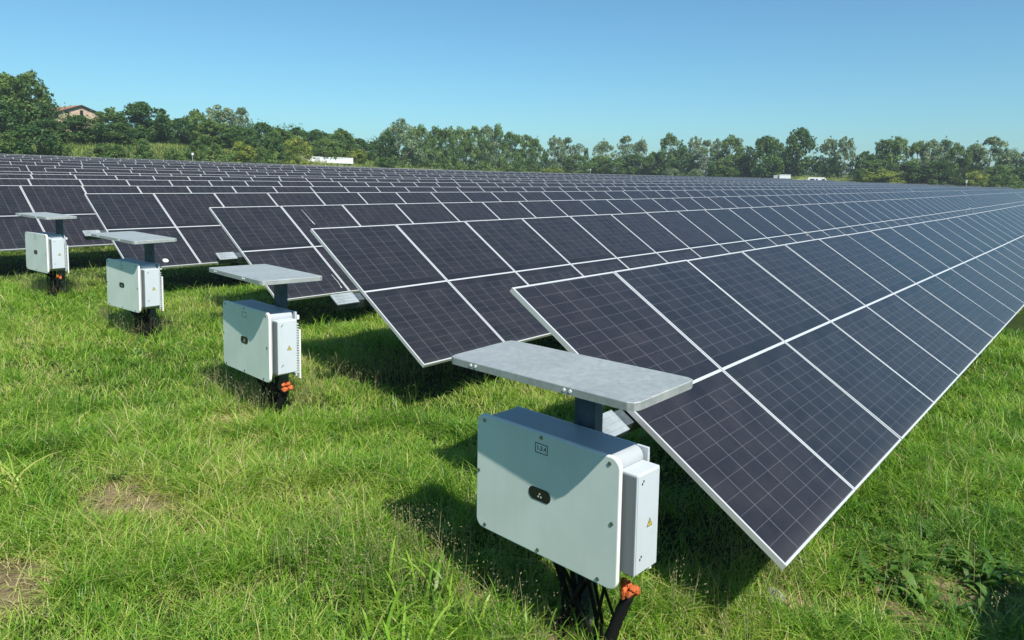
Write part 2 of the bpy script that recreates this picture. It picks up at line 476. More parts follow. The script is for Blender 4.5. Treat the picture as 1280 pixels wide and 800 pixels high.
def blades_mesh(name, x, y, z, h, w, bend, tint, mats, seg=3, droop=0.0):
    n = len(x)
    a = rng.uniform(0, 2 * math.pi, n)           # lean direction
    fa = a + rng.normal(math.pi / 2, 0.6, n)     # width direction
    lx, ly = np.cos(a), np.sin(a); wx, wy = np.cos(fa), np.sin(fa)
    nv = 2 * seg + 1
    V = np.empty((n, nv, 3), np.float32)
    for k in range(seg + 1):
        t = k / seg
        off = bend * t ** 1.8 * h
        zz = z + h * (t - 0.32 * np.minimum(bend, 1.2) * t ** 2 - droop * t ** 3)
        ww = w * (1 - 0.35 * t) * 0.5
        cx, cy = x + lx * off, y + ly * off
        if k < seg:
            V[:, 2 * k] = np.stack([cx - wx * ww, cy - wy * ww, zz], -1)
            V[:, 2 * k + 1] = np.stack([cx + wx * ww, cy + wy * ww, zz], -1)
        else:
            V[:, 2 * seg] = np.stack([cx, cy, zz], -1)
    base = (np.arange(n) * nv)[:, None]
    faces, tot = [], []
    quads = np.concatenate([base + np.array([2 * k, 2 * k + 1, 2 * k + 3, 2 * k + 2]) for k in range(seg - 1)], 0) if seg > 1 else np.empty((0, 4), int)
    tris = base + np.array([2 * seg - 2, 2 * seg - 1, 2 * seg])
    loops = np.concatenate([quads.ravel(), tris.ravel()])
    starts = np.concatenate([np.arange(len(quads)) * 4, len(quads) * 4 + np.arange(len(tris)) * 3])
    totals = np.concatenate([np.full(len(quads), 4), np.full(len(tris), 3)])
    return np_mesh(name, V.reshape(-1, 3), loops, starts, totals, {'tint': np.repeat(tint, nv)}, mats)


def scatter(n, x0, x1, y0, y1, dmin, dmax):
    x = rng.uniform(x0, x1, n); y = rng.uniform(y0, y1, n)
    z = ground(x, y)
    ok, w = in_view(x, y, z)
    ok &= (w > dmin) & (w <= dmax)
    return x[ok], y[ok], z[ok], w[ok]


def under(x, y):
    """Grass thinned and shortened beneath the tables of the near rows to deepen the shade there."""
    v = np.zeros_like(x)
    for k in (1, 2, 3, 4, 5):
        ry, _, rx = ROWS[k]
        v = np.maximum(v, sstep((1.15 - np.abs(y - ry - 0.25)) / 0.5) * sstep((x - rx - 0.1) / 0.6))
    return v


def build_grass():
    parts = []
    for (n, box, d0, d1, seg) in ((1060000, (0.0, 9.0, -3.2, 9.2), 0, 7.6, 3), (860000, (1.0, 16, -4.5, 17), 7.6, 15, 2), (480000, (2, 34, -7.0, 34), 15, 32, 1)):
        x, y, z, w = scatter(n, *box, d0, d1)
        clump = lowfreq(x, y, 3, 5, 0.9); patch = lowfreq(x, y, 5, 4, 0.22); bare = bareness(x, y)
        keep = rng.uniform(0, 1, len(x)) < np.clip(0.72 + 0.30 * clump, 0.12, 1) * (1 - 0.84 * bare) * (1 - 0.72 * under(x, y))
        x, y, z, w, clump, patch, bare = (q[keep] for q in (x, y, z, w, clump, patch, bare))
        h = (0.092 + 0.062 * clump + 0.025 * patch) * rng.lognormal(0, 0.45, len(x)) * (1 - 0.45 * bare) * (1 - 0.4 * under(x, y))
        h = np.clip(h, 0.025, 0.36)
        far = np.clip((w - 5) / 12, 0, 1)
        wd = rng.uniform(0.0035, 0.0075, len(x)) * (1 + 1.5 * far)
        bend = rng.uniform(0.3, 1.7, len(x)) + 0.7 * bare
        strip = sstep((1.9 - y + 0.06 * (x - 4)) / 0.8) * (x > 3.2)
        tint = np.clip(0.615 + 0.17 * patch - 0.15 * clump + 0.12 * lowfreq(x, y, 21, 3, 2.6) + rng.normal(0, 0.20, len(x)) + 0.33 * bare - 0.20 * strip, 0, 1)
        tint = np.where(rng.uniform(0, 1, len(x)) < 0.05, rng.uniform(0.85, 1, len(x)), tint)
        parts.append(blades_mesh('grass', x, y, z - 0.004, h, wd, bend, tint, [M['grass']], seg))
    for i, me in enumerate(parts):
        tag(new_obj('grass', me), kind='stuff')


build_grass()


def build_seed_grass():
    """Taller flowering stems left standing round the posts and along the edges the mower missed."""
    pts = []

    def band(n, x0, x1, y0, y1):
        pts.append(np.stack([rng.uniform(x0, x1, n), rng.uniform(y0, y1, n)], -1))
    band(260, 2.6, 3.9, 2.2, 3.7); band(120, 2.4, 3.4, 3.0, 4.2)
    band(300, 3.75, 4.6, 6.4, 7.9); band(240, 4.3, 5.1, 10.5, 12.3); band(220, 4.4, 5.2, 14.5, 16.2)
    band(520, 4.9, 9.0, 6.3, 7.5); band(420, 5.4, 10.5, 10.3, 12.3); band(320, 5.2, 11, 14.4, 16.6)
    band(300, 4.5, 12, 18.4, 20.4); band(160, 3.7, 5.0, 1.4, 2.0); band(260, 1.6, 5.2, 2.6, 9.5); band(150, 4.6, 8.0, 0.1, 1.3)
    p = np.concatenate(pts); x, y = p[:, 0], p[:, 1]
    z = ground(x, y); n = len(x)
    h = rng.uniform(0.22, 0.48, n)
    st = blades_mesh('tall_grass', x, y, z, h, np.full(n, 0.004), rng.uniform(0.05, 0.45, n), rng.uniform(0.2, 0.9, n), [M['seed']], 3)
    tag(new_obj('tall_grass', st), kind='stuff')
    # drooping spikelets
    V, T = [], []
    for i in range(n):
        for k in range(9):
            t = 0.6 + 0.4 * k / 9 + rng.uniform(-0.02, 0.02)
            o = rng.normal(0, 0.022, 2) * (1.4 - t)
            c = np.array([x[i] + o[0] * 2, y[i] + o[1] * 2, z[i] + h[i] * t * 0.93])
            d = rng.normal(0, 1, 3); d[2] = -abs(d[2]) - 0.4; d /= np.linalg.norm(d)
            s = np.cross(d, rng.normal(0, 1, 3)); s /= np.linalg.norm(s)
            L, W = rng.uniform(0.010, 0.02), rng.uniform(0.002, 0.0045)
            V += [c, c + d * L * 0.5 + s * W, c + d * L, c + d * L * 0.5 - s * W]; T += [rng.uniform(0.3, 1)] * 4
    V = np.array(V); q = np.arange(len(V))
    me = np_mesh('grass_seed_heads', V, q, np.arange(0, len(V), 4), np.full(len(V) // 4, 4), {'tint': np.array(T)}, [M['seed']])
    tag(new_obj('grass_seed_heads', me), kind='stuff')


build_seed_grass()


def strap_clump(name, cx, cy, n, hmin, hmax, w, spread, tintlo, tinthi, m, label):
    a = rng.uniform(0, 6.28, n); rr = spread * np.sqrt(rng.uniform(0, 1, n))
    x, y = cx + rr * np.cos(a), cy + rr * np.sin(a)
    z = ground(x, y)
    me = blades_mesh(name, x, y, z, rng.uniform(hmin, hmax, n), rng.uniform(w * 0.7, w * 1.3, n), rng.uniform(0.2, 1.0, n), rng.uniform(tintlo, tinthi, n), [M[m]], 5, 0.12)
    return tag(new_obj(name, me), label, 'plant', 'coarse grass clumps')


strap_clump('grass_clump', 1.58, 6.42, 50, 0.20, 0.46, 0.020, 0.17, 0.55, 0.92, 'grass', 'pale coarse grass clump beside a bare patch at the edge of the meadow')
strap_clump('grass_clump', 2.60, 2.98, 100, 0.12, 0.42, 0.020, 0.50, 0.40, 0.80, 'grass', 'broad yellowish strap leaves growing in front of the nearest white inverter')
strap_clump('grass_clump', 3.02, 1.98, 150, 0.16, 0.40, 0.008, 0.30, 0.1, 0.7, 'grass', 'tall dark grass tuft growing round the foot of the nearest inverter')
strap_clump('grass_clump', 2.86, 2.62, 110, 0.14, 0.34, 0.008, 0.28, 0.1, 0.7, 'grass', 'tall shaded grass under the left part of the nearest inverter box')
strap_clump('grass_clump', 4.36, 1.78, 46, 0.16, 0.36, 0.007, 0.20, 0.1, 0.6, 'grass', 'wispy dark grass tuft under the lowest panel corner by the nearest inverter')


def build_weeds():
    """Broad-leaved weeds in rosettes in the strip in front of the nearest panels, and a few in the meadow."""
    spots = []
    for _ in range(22):
        spots.append((rng.uniform(4.5, 6.4), rng.uniform(0.35, 1.35), rng.uniform(0.06, 0.12)))
    for _ in range(16):
        spots.append((rng.uniform(5.0, 6.0), rng.uniform(0.35, 1.15), rng.uniform(0.10, 0.16)))
    for _ in range(40):
        spots.append((rng.uniform(5.2, 14), rng.uniform(-0.8, 1.0), rng.uniform(0.05, 0.11)))
    for _ in range(260):
        yy = rng.uniform(2.4, 13); spots.append((rng.uniform(0.9, 4.8) + 0.12 * yy, yy, rng.uniform(0.03, 0.085)))
    for _ in range(120):
        spots.append((rng.uniform(4.4, 9), rng.uniform(-0.2, 1.35), rng.uniform(0.03, 0.08)))
    V, loops, T = [], [], []
    for (cx, cy, s) in spots:
        t0 = rng.uniform(0.2, 0.8)
        for k in range(rng.integers(9, 18)):
            a = rng.uniform(0, 6.28); L = s * rng.uniform(0.6, 1.25); W = L * rng.uniform(0.10, 0.19); up = rng.uniform(0.35, 1.1)
            ox, oy = cx + rng.normal(0, s * 0.35), cy + rng.normal(0, s * 0.35)
            oz = float(ground(ox, oy)) + 0.01
            d = np.array([math.cos(a), math.sin(a), 0]); sd = np.array([-math.sin(a), math.cos(a), 0])
            o = np.array([ox, oy, oz]); b = len(V)
            prof = [(0, 0.15, 0), (0.3, 0.8, 0.5), (0.6, 1.0, 0.8), (0.85, 0.6, 0.85), (1.0, 0.05, 0.75)]
            for (t, ww, hh) in prof:
                c = o + d * L * t + np.array([0, 0, L * up * hh])
                V += [c - sd * W * ww, c + np.array([0, 0, -W * ww * 0.35]), c + sd * W * ww]
                T += [np.clip(t0 + rng.normal(0, 0.15), 0, 1)] * 3
            for i in range(4):
                q = b + 3 * i
                loops += [q, q + 1, q + 4, q + 3, q + 1, q + 2, q + 5, q + 4]
    me = np_mesh('weeds', np.array(V), np.array(loops), np.arange(0, len(loops), 4), np.full(len(loops) // 4, 4), {'tint': np.array(T)}, [M['weed']])
    tag(new_obj('weeds', me), kind='stuff')


build_weeds()

bm = bmesh.new()
bmesh.ops.create_icosphere(bm, subdivisions=3, radius=0.07)
for v in bm.verts:
    v.co *= 1 + 0.16 * math.sin(v.co.x * 60) + 0.12 * math.sin(v.co.y * 47 + 1)
    v.co.z *= 0.6
o = new_obj('stone', bm_finish(bm, 'stone', smooth=True), None, [M['stone']])
o.location = (4.50, 1.55, float(ground(4.50, 1.55)) + 0.03)
tag(o, 'small pale stone in the grass under the lowest panel corner', 'stone')


# ------------------------------------------------------------------ solar trackers
def panel_glass_mesh():
    bm = bmesh.new(); bm_box(bm, (0.010, -HL + 0.010, -0.006), (PW - 0.010, HL - 0.010, 0.0))
    for f in bm.faces:
        f.material_index = 0 if f.normal.z > 0.5 or True else 1
    bm.normal_update()
    for f in bm.faces:
        f.material_index = 0 if f.normal.z > 0.5 else 1
    me = bm_finish(bm, 'solar_panel')
    me.materials.append(M['cells']); me.materials.append(M['backsheet'])
    return me


def frame_bm(bm, mi=0):
    lip, dep, t = 0.015, 0.034, 0.0025
    for lo, hi in (((0, -HL, -dep), (lip, HL, t)), ((PW - lip, -HL, -dep), (PW, HL, t)), ((lip, -HL, -dep), (PW - lip, -HL + lip, t - 0.0004)), ((lip, HL - lip, -dep), (PW - lip, HL, t - 0.0004)), ((lip, -0.012, 0.0005), (PW - lip, 0.012, t - 0.0004))):
        bm_box(bm, lo, hi, mi)


GLASS = panel_glass_mesh()
bm = bmesh.new(); frame_bm(bm); FRAME = bm_finish(bm, 'panel_frame'); FRAME.materials.append(M['frame'])
bm = bmesh.new()
bm_box(bm, (0.012, -HL + 0.012, -0.006), (PW - 0.012, HL - 0.012, 0.0), 1)
bm.normal_update()
for f in bm.faces:
    f.material_index = 0 if f.normal.z > 0.5 else 2
frame_bm(bm, 1)
ONE = bm_finish(bm, 'solar_panel')
for k in ('cells', 'frame', 'backsheet'):
    ONE.materials.append(M[k])
T0 = 0.058                       # tube half width
bm = bmesh.new(); bm_box(bm, (-0.045, -0.03, -1.25), (0.045, 0.03, 0.0)); POST = bm_finish(bm, 'post'); POST.materials.append(M['post'])


def post_mesh(h):
    bm = bmesh.new()
    for lo, hi in (((-0.05, -0.075, -h), (0.05, -0.067, 0)), ((-0.05, 0.067, -h), (0.05, 0.075, 0)), ((-0.004, -0.066, -h), (0.004, 0.066, 0))):
        bm_box(bm, lo, hi)
    me = bm_finish(bm, 'post'); me.materials.append(M['post'])
    return me


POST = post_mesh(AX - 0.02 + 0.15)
BRK = None


def axis_z(row, x):
    y, z, _ = ROWS[row]
    return z - ZS + float(rise_x(x, y))


def tracker(row, x0, n, label, near=0, cat='solar panels', nposts=True):
    y = ROWS[row][0] if row in ROWS else row_extra[row][0]
    az = (lambda x: axis_z(row, x)) if row in ROWS else (lambda x: row_extra[row][1] - ZS)
    xm = x0
    root = empty('solar_tracker', (x0, y, float(ground(x0, y))))
    tag(root, label, cat, 'rows of tilting solar panels')
    ox, oy, oz = root.location
    L = n * PP
    # tube, square, turned with the panels
    bm = bmesh.new()
    rot = Matrix.Rotation(TILT, 4, 'X')
    st = [-0.34, 0.0] + [L * k / 6 for k in range(1, 7)] + [L + 0.20]
    rings = []
    for s in st:
        zc = az(x0 + max(0, min(L, s))) - oz
        ring = []
        for (a, b) in ((-T0, -T0), (T0, -T0), (T0, T0), (-T0, T0)):
            p = rot @ Vector((0, a, b - 0.112)); ring.append(bm.verts.new((s, p.y, p.z + zc)))
        rings.append(ring)
    for a, b in zip(rings, rings[1:]):
        for i in range(4):
            bm.faces.new((a[i], a[(i + 1) % 4], b[(i + 1) % 4], b[i]))
    f = bm.faces.new(rings[0]); f.material_index = 1
    f = bm.faces.new(rings[-1][::-1]); f.material_index = 1
    new_obj('torque_tube', bm_finish(bm, 'torque_tube'), root, [M['post'], M['dark']])  # dark steel and black ends put the shade below and inside into colour
    if row <= 5:
        bm = bmesh.new(); bm_box(bm, (-0.375, -0.082, -0.052), (-0.085, 0.082, -0.040))
        for yy in (-0.045, 0.0, 0.045):
            bm_box(bm, (-0.37, yy - 0.004, -0.0399), (-0.09, yy + 0.004, -0.036))
        bmesh.ops.rotate(bm, verts=list(bm.verts), cent=(0, 0, 0), matrix=Matrix.Rotation(TILT, 3, 'X'))
        bmesh.ops.translate(bm, verts=list(bm.verts), vec=(0, 0, az(x0) - oz - 0.012))
        new_obj('tube_cap', bm_finish(bm, 'tube_cap'), root, [M['tube']])
    for i in range(n):
        xa = x0 + i * PP + (PP - PW) / 2
        z0, z1 = az(xa), az(xa + PW)
        pitch = -math.atan2(z1 - z0, PW)
        if i < near:
            p = bpy.data.objects.new('solar_panel', GLASS); COL.objects.link(p); p.parent = root
            f = bpy.data.objects.new('frame', FRAME); COL.objects.link(f); f.parent = p
        else:
            p = bpy.data.objects.new('solar_panel', ONE); COL.objects.link(p); p.parent = root
        jig = rng.normal(0, 0.0016) if row in ROWS else 0
        p.location = (xa - ox, 0, z0 - oz)
        p.rotation_euler = (TILT + jig, pitch, 0)
    if nposts:
        k = 0
        xs = np.arange(x0 + (2.6 if L > 10 else 0.8), x0 + L, 7.94)
        for xp in xs:
            q = bpy.data.objects.new('post', POST); COL.objects.link(q); q.parent = root
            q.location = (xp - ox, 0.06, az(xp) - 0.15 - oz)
            if row <= 4 and k < 3:
                pass
            k += 1
    if near:
        for i in range(0, 4):      # rails under the module joints, seen at the open end
            bm = bmesh.new(); xr = i * PP + (0.09 if i == 0 else 0)
            bm_box(bm, (xr - 0.028, -0.62, -0.072), (xr + 0.028, 0.62, -0.0355))
            bmesh.ops.rotate(bm, verts=list(bm.verts), cent=(0, 0, 0), matrix=Matrix.Rotation(TILT, 3, 'X'))
            bmesh.ops.translate(bm, verts=list(bm.verts), vec=(0, 0, az(x0) - oz))
            new_obj('mounting_rail', bm_finish(bm, 'mounting_rail'), root, [M['tube']])
    return root


row_extra = {0: (-1.98, 1.47)}
LAB = {
    1: 'front solar panel row behind the nearest white inverter, its low corner over the grass',
    2: 'solar panel row behind the front row, ending just behind the second white inverter',
    3: 'third solar panel row, its open end standing behind the second white inverter canopy',
    4: 'fourth solar panel row, its open end right behind the third white inverter',
    5: 'solar panel row passing behind the fourth white inverter, one behind the fourth row',
    6: 'sixth solar panel row from the front, only its upper panel halves showing',
    7: 'seventh solar panel row from the front, seen as a thin band of panels',
    8: 'eighth solar panel row from the front, last one before the wide service gap',
    9: 'solar panel row with an open end just beyond the wide service gap',
    10: 'solar panel row showing through the notch between two open table ends',
    11: 'sixth solar panel row counted from the tree bank, thin strip far back',
    12: 'fifth solar panel row counted from the tree bank, thin strip far back',
    13: 'fourth solar panel row counted from the tree bank, thin strip far back',
    14: 'third solar panel row counted from the tree bank, thin strip far back',
    15: 'last but one solar panel row, thin strip before the tree bank',
    16: 'last solar panel row, its top edge against the green tree bank'}
FAR = {1: 'the front', 2: 'the second', 3: 'the third', 4: 'the fourth', 5: 'the fifth', 6: 'the sixth', 7: 'the seventh', 8: 'the eighth', 9: 'the first post-gap', 10: 'the second post-gap', 11: 'the third post-gap', 12: 'the fourth post-gap', 13: 'the fourth-last', 14: 'the third-last', 15: 'the second-last', 16: 'the very last'}
for k, (y, z, x0) in ROWS.items():
    n1 = 52
    if k == 9:
        n0 = 6
        tracker(9, 12.28 - 0.95 - n0 * PP, n0, 'short end of a far solar panel table seen before the notch in its row')
    tracker(k, x0, n1, LAB[k], near={1: 30, 2: 26, 3: 20, 4: 16}.get(k, 4 if k < 4 else 0))
    xe = x0 + n1 * PP + 0.9
    n2 = int((XEND - xe) / PP)
    if n2 > 3:
        tracker(k, xe, n2, 'distant end of ' + FAR[k] + ' panel row, a dense grey strip')


def on_row(row, px, py):
    y, z, _ = ROWS[row]; d = sight(px, py)
    n = Vector((0, -math.sin(TILT), math.cos(TILT)))
    zx = z - ZS
    for _ in range(4):
        t = (Vector((0, y, zx)) - CAM).dot(n) / d.dot(n); p = CAM + d * t; zx = axis_z(row, p.x)
    return p


def lay(row, name, pix, m, r=0.006):
    ps = [on_row(row, *q) + Vector((0, -math.sin(TILT), math.cos(TILT))) * 0.012 for q in pix]
    root = [o for o in COL.objects if o.name.startswith('solar_tracker') and o.get('label') == LAB[row]][0]
    bm = bmesh.new()
    bm_tube(bm, [p - root.location for p in ps], r, 6)
    new_obj(name, bm_finish(bm, name, smooth=True), root, [M[m]])


lay(3, 'pale_strand', [(376.5, 263), (382, 269), (388, 276), (393.5, 281.5)], 'tube', 0.008)  # thin pale tubes laid on the glass
lay(3, 'pale_strand', [(414, 344), (419, 350), (422, 353), (425, 358), (427, 361)], 'tube', 0.009)
lay(2, 'pale_strand', [(1207, 266), (1209, 261.5), (1213, 260), (1216, 262), (1216.5, 266)], 'tube', 0.008)
lay(2, 'pale_strand', [(1005, 291), (1009, 289), (1011, 293), (1008, 295)], 'tube', 0.007)
_p = on_row(4, 207, 326); _r = [o for o in COL.objects if o.get('label') == LAB[4]][0]
bm = bmesh.new(); bmesh.ops.create_cone(bm, cap_ends=True, segments=20, radius1=0.052, radius2=0.052, depth=0.006)
bmesh.ops.rotate(bm, verts=list(bm.verts), cent=(0, 0, 0), matrix=Matrix.Rotation(TILT, 3, 'X'))
bmesh.ops.translate(bm, verts=list(bm.verts), vec=_p - _r.location + Vector((0, 0, 0.006)))
new_obj('sticker', bm_finish(bm, 'sticker'), _r, [M['white']])
# the row beside the camera, whose shadow falls into the corner of the picture
tracker(0, 5.25 - 6 * PP, 6, 'short solar panel row beside the camera, casting the shadow in the bottom corner')


# ------------------------------------------------------------------ inverters
def text_mesh(txt, size, name):
    cu = bpy.data.curves.new(name, 'FONT'); cu.body = txt; cu.size = size; cu.align_x = 'CENTER'; cu.align_y = 'CENTER'; cu.extrude = 0.0006
    tmp = bpy.data.objects.new('tmp', cu); COL.objects.link(tmp)
    dg = bpy.context.evaluated_depsgraph_get(); dg.update()
    me = bpy.data.meshes.new_from_object(tmp.evaluated_get(dg)); me.name = name
    bpy.data.objects.remove(tmp); bpy.data.curves.remove(cu)
    return me


def face_text(o, x, y, z):          # lay text flat on a plane facing -X
    o.matrix_local = Matrix.Translation((x, y, z)) @ Matrix(((0, 0, -1, 0), (-1, 0, 0, 0), (0, 1, 0, 0), (0, 0, 0, 1)))


def disc_x(bm, x0, x1, y, z, r, n=12):
    a = [bm.verts.new((x0, y + r * math.cos(2 * math.pi * k / n), z + r * math.sin(2 * math.pi * k / n))) for k in range(n)]
    b = [bm.verts.new((x1, v.co.y, v.co.z)) for v in a]
    for k in range(n):
        bm.faces.new((a[k], a[(k + 1) % n], b[(k + 1) % n], b[k]))
    bm.faces.new(a)


def inverter(pose, can, label, nameplate, seed, foam=1.0):
    x, y, zc, yaw = pose
    gz = float(ground(x + 0.2, y))
    root = empty('inverter_station', (x, y, gz), -yaw)
    tag(root, label, 'inverter', 'inverters under canopies')
    h = zc - ZS - gz                  # height of the box centre over ground
    r = random.Random(seed)

    def at(o):
        o.location = (0, 0, h); return o
    # cabinet body with rounded edges
    bm = bmesh.new(); round_plate(bm, -0.475, 0.495, -0.315, 0.335, 0.028, 0.285, 0.055, 8, 0.012)
    cab = at(new_obj('cabinet', bm_finish(bm, 'cabinet'), root, [M['cabinet']]))
    bm = bmesh.new(); round_plate(bm, -0.5175, 0.5175, -0.35, 0.35, 0.0, 0.030, 0.055, 10, 0.006)
    cm_ = bm_finish(bm, 'front_cover')
    cov = new_obj('front_cover', cm_, cab, [M['cover'], M['rim']])
    for pg in cm_.polygons:
        pg.material_index = 0 if abs(pg.normal.x) > 0.6 else 1
    bm = bmesh.new()
    for (sy, sz) in ((0.455, 0.315), (0.008, 0.327), (-0.455, 0.315), (0.497, 0.0), (-0.478, 0.004), (0.44, -0.322), (0.017, -0.322), (-0.40, -0.322)):
        disc_x(bm, -0.0045, 0.002, sy, sz, 0.0105)
    new_obj('cover_screws', bm_finish(bm, 'cover_screws'), cab, [M['steelscrew']])
    bm = bmesh.new(); round_plate(bm, -0.068, 0.092, -0.036, 0.036, -0.0025, 0.006, 0.035, 9)
    new_obj('display_window', bm_finish(bm, 'display_window'), cab, [M['dark']])
    bm = bmesh.new()
    for a in range(3):
        disc_x(bm, -0.0034, -0.0026, 0.010 + 0.011 * math.cos(a * 2.094 + 1.57), -0.006 + 0.011 * math.sin(a * 2.094 + 1.57), 0.0055, 8)
    new_obj('indicator', bm_finish(bm, 'indicator'), cab, [M['plate']])
    # nameplate: an outlined rectangle
    bm = bmesh.new()
    a0, a1, b0, b1, t = -0.040, 0.052, 0.236, 0.292, 0.004
    for lo, hi in (((-0.0012, a0, b0), (0.002, a1, b0 + t)), ((-0.0012, a0, b1 - t), (0.002, a1, b1)), ((-0.0012, a0, b0 + t), (0.002, a0 + t, b1 - t)), ((-0.0012, a1 - t, b0 + t), (0.002, a1, b1 - t))):
        bm_box(bm, lo, hi)
    np_ = new_obj('nameplate', bm_finish(bm, 'nameplate'), cab, [M['ink']])
    if nameplate:
        tx = new_obj('lettering', text_mesh(nameplate, 0.036, 'lettering'), cab, [M['ink']])
        face_text(tx, -0.0012, 0.006, 0.264)
    # cooling fins at the back
    bm = bmesh.new()
    for k in range(20):
        zz = -0.30 + k * 0.026
        bm_box(bm, (0.285, -0.492, zz), (0.335, 0.492, zz + 0.009))
    bm_box(bm, (0.300, -0.485, -0.33), (0.318, 0.485, 0.325))
    new_obj('heat_sink', bm_finish(bm, 'heat_sink'), cab, [M['sidebox']])
    # cover hinge roll at the top corner and side switch box
    sb = at(new_obj('side_box', box_mesh('side_box', (0.058, -0.585, -0.262), (0.262, -0.478, 0.272), 0.006), root, [M['sidebox']]))
    new_obj('side_door', box_mesh('side_door', (0.064, -0.5895, -0.255), (0.256, -0.5852, 0.265), 0.002, 1), sb, [M['sidebox']])
    new_obj('shade_plate', box_mesh('shade_plate', (0.052, -0.583, -0.258), (0.0575, -0.49, 0.262), 0.001, 1), sb, [M['boxfront']])  # added grey plate, stands in for the cover's shadow on the box front
    bm = bmesh.new()
    for zz in (0.215, -0.185):
        for kx in (0, 0.012):
            bm_box(bm, (0.092 + kx, -0.5935, zz + kx), (0.098 + kx, -0.5896, zz + 0.010 + kx))
    new_obj('door_lock', bm_finish(bm, 'door_lock'), sb, [M['ink']])
    bm = bmesh.new()
    tri = [(0.150, -0.028), (0.202, -0.028), (0.176, 0.020)]
    for k, (sc, yy) in enumerate(((1.0, -0.5902), (0.74, -0.5908))):
        c = (0.176, -0.012)
        v = [bm.verts.new((c[0] + (px - c[0]) * sc, yy, c[1] + (pz - c[1]) * sc)) for px, pz in tri]
        f = bm.faces.new(v); f.material_index = k
    v = [bm.verts.new((px, -0.5913, pz)) for px, pz in ((0.177, 0.006), (0.170, -0.010), (0.176, -0.010), (0.173, -0.024), (0.182, -0.006), (0.176, -0.006))]
    f = bm.faces.new(v); f.material_index = 0
    lb = new_obj('warning_label', bm_finish(bm, 'warning_label'), sb, [M['ink'], M['yellow']])
    # post behind, a channel open to the back
    px = 0.36
    top = can['z'] - 0.045
    bm = bmesh.new()
    for lo, hi in (((px, -0.085, -h - 0.3), (px + 0.008, 0.065, top)), ((px + 0.008, -0.085, -h - 0.3), (px + 0.075, -0.077, top)), ((px + 0.008, 0.057, -h - 0.3), (px + 0.075, 0.065, top))):
        bm_box(bm, lo, hi)
    at(new_obj('post', bm_finish(bm, 'post'), root, [M['post']]))
    bm = bmesh.new()
    for zz in (0.24, -0.22):
        bm_box(bm, (0.337, -0.46, zz), (0.359, 0.46, zz + 0.042))
    bm_box(bm, (0.336, -0.50, -0.36), (0.352, -0.475, 0.14))
    at(new_obj('mounting_bracket', bm_finish(bm, 'mounting_bracket'), root, [M['rim']]))
    # canopy: a folded tray, open below, with rounded corners
    x0, yc, z0, cyaw, sx, sy, Lx, Ly = can['x0'], can['yc'], can['z'], can['yaw'], can['sx'], can['sy'], can['Lx'], can['Ly']
    bm = bmesh.new(); rad, dep = 0.045, 0.042
    out = []
    for cx, cy, a0 in ((x0 + Lx - rad, yc + Ly / 2 - rad, 0), (x0 + rad, yc + Ly / 2 - rad, 90), (x0 + rad, yc - Ly / 2 + rad, 180), (x0 + Lx - rad, yc - Ly / 2 + rad, 270)):
        for i in range(3):
            a = R(a0 + 45 * i); out.append((cx + rad * math.cos(a), cy + rad * math.sin(a)))
    ccx, ccy = x0 + Lx / 2, yc

    def ring(ins, z):
        return [bm.verts.new((ccx + (px_ - ccx) * (1 - ins / (Lx / 2)), ccy + (py_ - ccy) * (1 - ins / (Ly / 2)), z)) for px_, py_ in out]
    rs = [ring(0.004, 0.0), ring(0.0, -0.004), ring(0.0, -dep), ring(0.003, -dep), ring(0.005, -0.006)]
    m = len(out)
    for a, b in zip(rs, rs[1:]):
        for i in range(m):
            bm.faces.new((a[i], a[(i + 1) % m], b[(i + 1) % m], b[i]))
    bm.faces.new(rs[0]); bm.faces.new(rs[-1][::-1])
    for v in bm.verts:
        v.co.z += sx * v.co.x + sy * v.co.y
    cn = new_obj('canopy', bm_finish(bm, 'canopy'), root, [M['galv']])
    cn.location = (0, 0, h + z0)
    cn.rotation_euler = (0, 0, -(cyaw - yaw))
    for yy in (0.475, 0.435, -0.245, -0.285):
        zz = -0.02 + sx * x0 + sy * (yc + yy)
        bm = bmesh.new(); disc_x(bm, x0 - 0.004, x0 + 0.002, yc + yy, zz, 0.0085, 10)
        new_obj('rivet', bm_finish(bm, 'rivet'), cn, [M['white']])
    bm = bmesh.new()
    for yy in (-0.086, 0.058):
        bm_box(bm, (x0 + 0.05, yy, -0.047), (x0 + Lx - 0.05, yy + 0.008, -0.0065))
    for v in bm.verts:
        v.co.z += sx * v.co.x + sy * v.co.y - 0.001
    new_obj('canopy_arm', bm_finish(bm, 'canopy_arm'), cn, [M['post']])
    # cables under the box, gathered into a conduit by the post
    bm = bmesh.new()
    for k in range(15):
        ys = -0.40 + 0.036 * k; xs = r.uniform(0.10, 0.22)
        ex, ey = 0.24 + r.uniform(-0.09, 0.10), -0.16 + r.uniform(-0.20, 0.20)
        zt = -0.33
        pts = [(xs, ys, zt), (xs, ys, zt - 0.05), (xs * 0.6 + ex * 0.4, ys * 0.55 + ey * 0.45, zt - 0.13 - r.uniform(0, 0.03)), (ex, ey, -h + 0.12), (ex, ey, -h - 0.05)]
        bm_tube(bm, pts, 0.008 + r.uniform(0, 0.005), 6)
    at(new_obj('cables', bm_finish(bm, 'cables', smooth=True), root, [M['cable']]))
    bm = bmesh.new()
    pass
    pts = [(0.12 + 0.08 * (k / 14), -0.33 - 0.14 * (k / 14) ** 1.4, -h - 0.1 + (h - 0.345) * k / 14) for k in range(15)]
    bm_tube(bm, pts, [0.034 if k % 2 else 0.030 for k in range(15)], 10)
    cd = at(new_obj('conduit', bm_finish(bm, 'conduit', smooth=True), root, [M['cable']]))
    if foam <= 0:
        return root
    bm = bmesh.new()
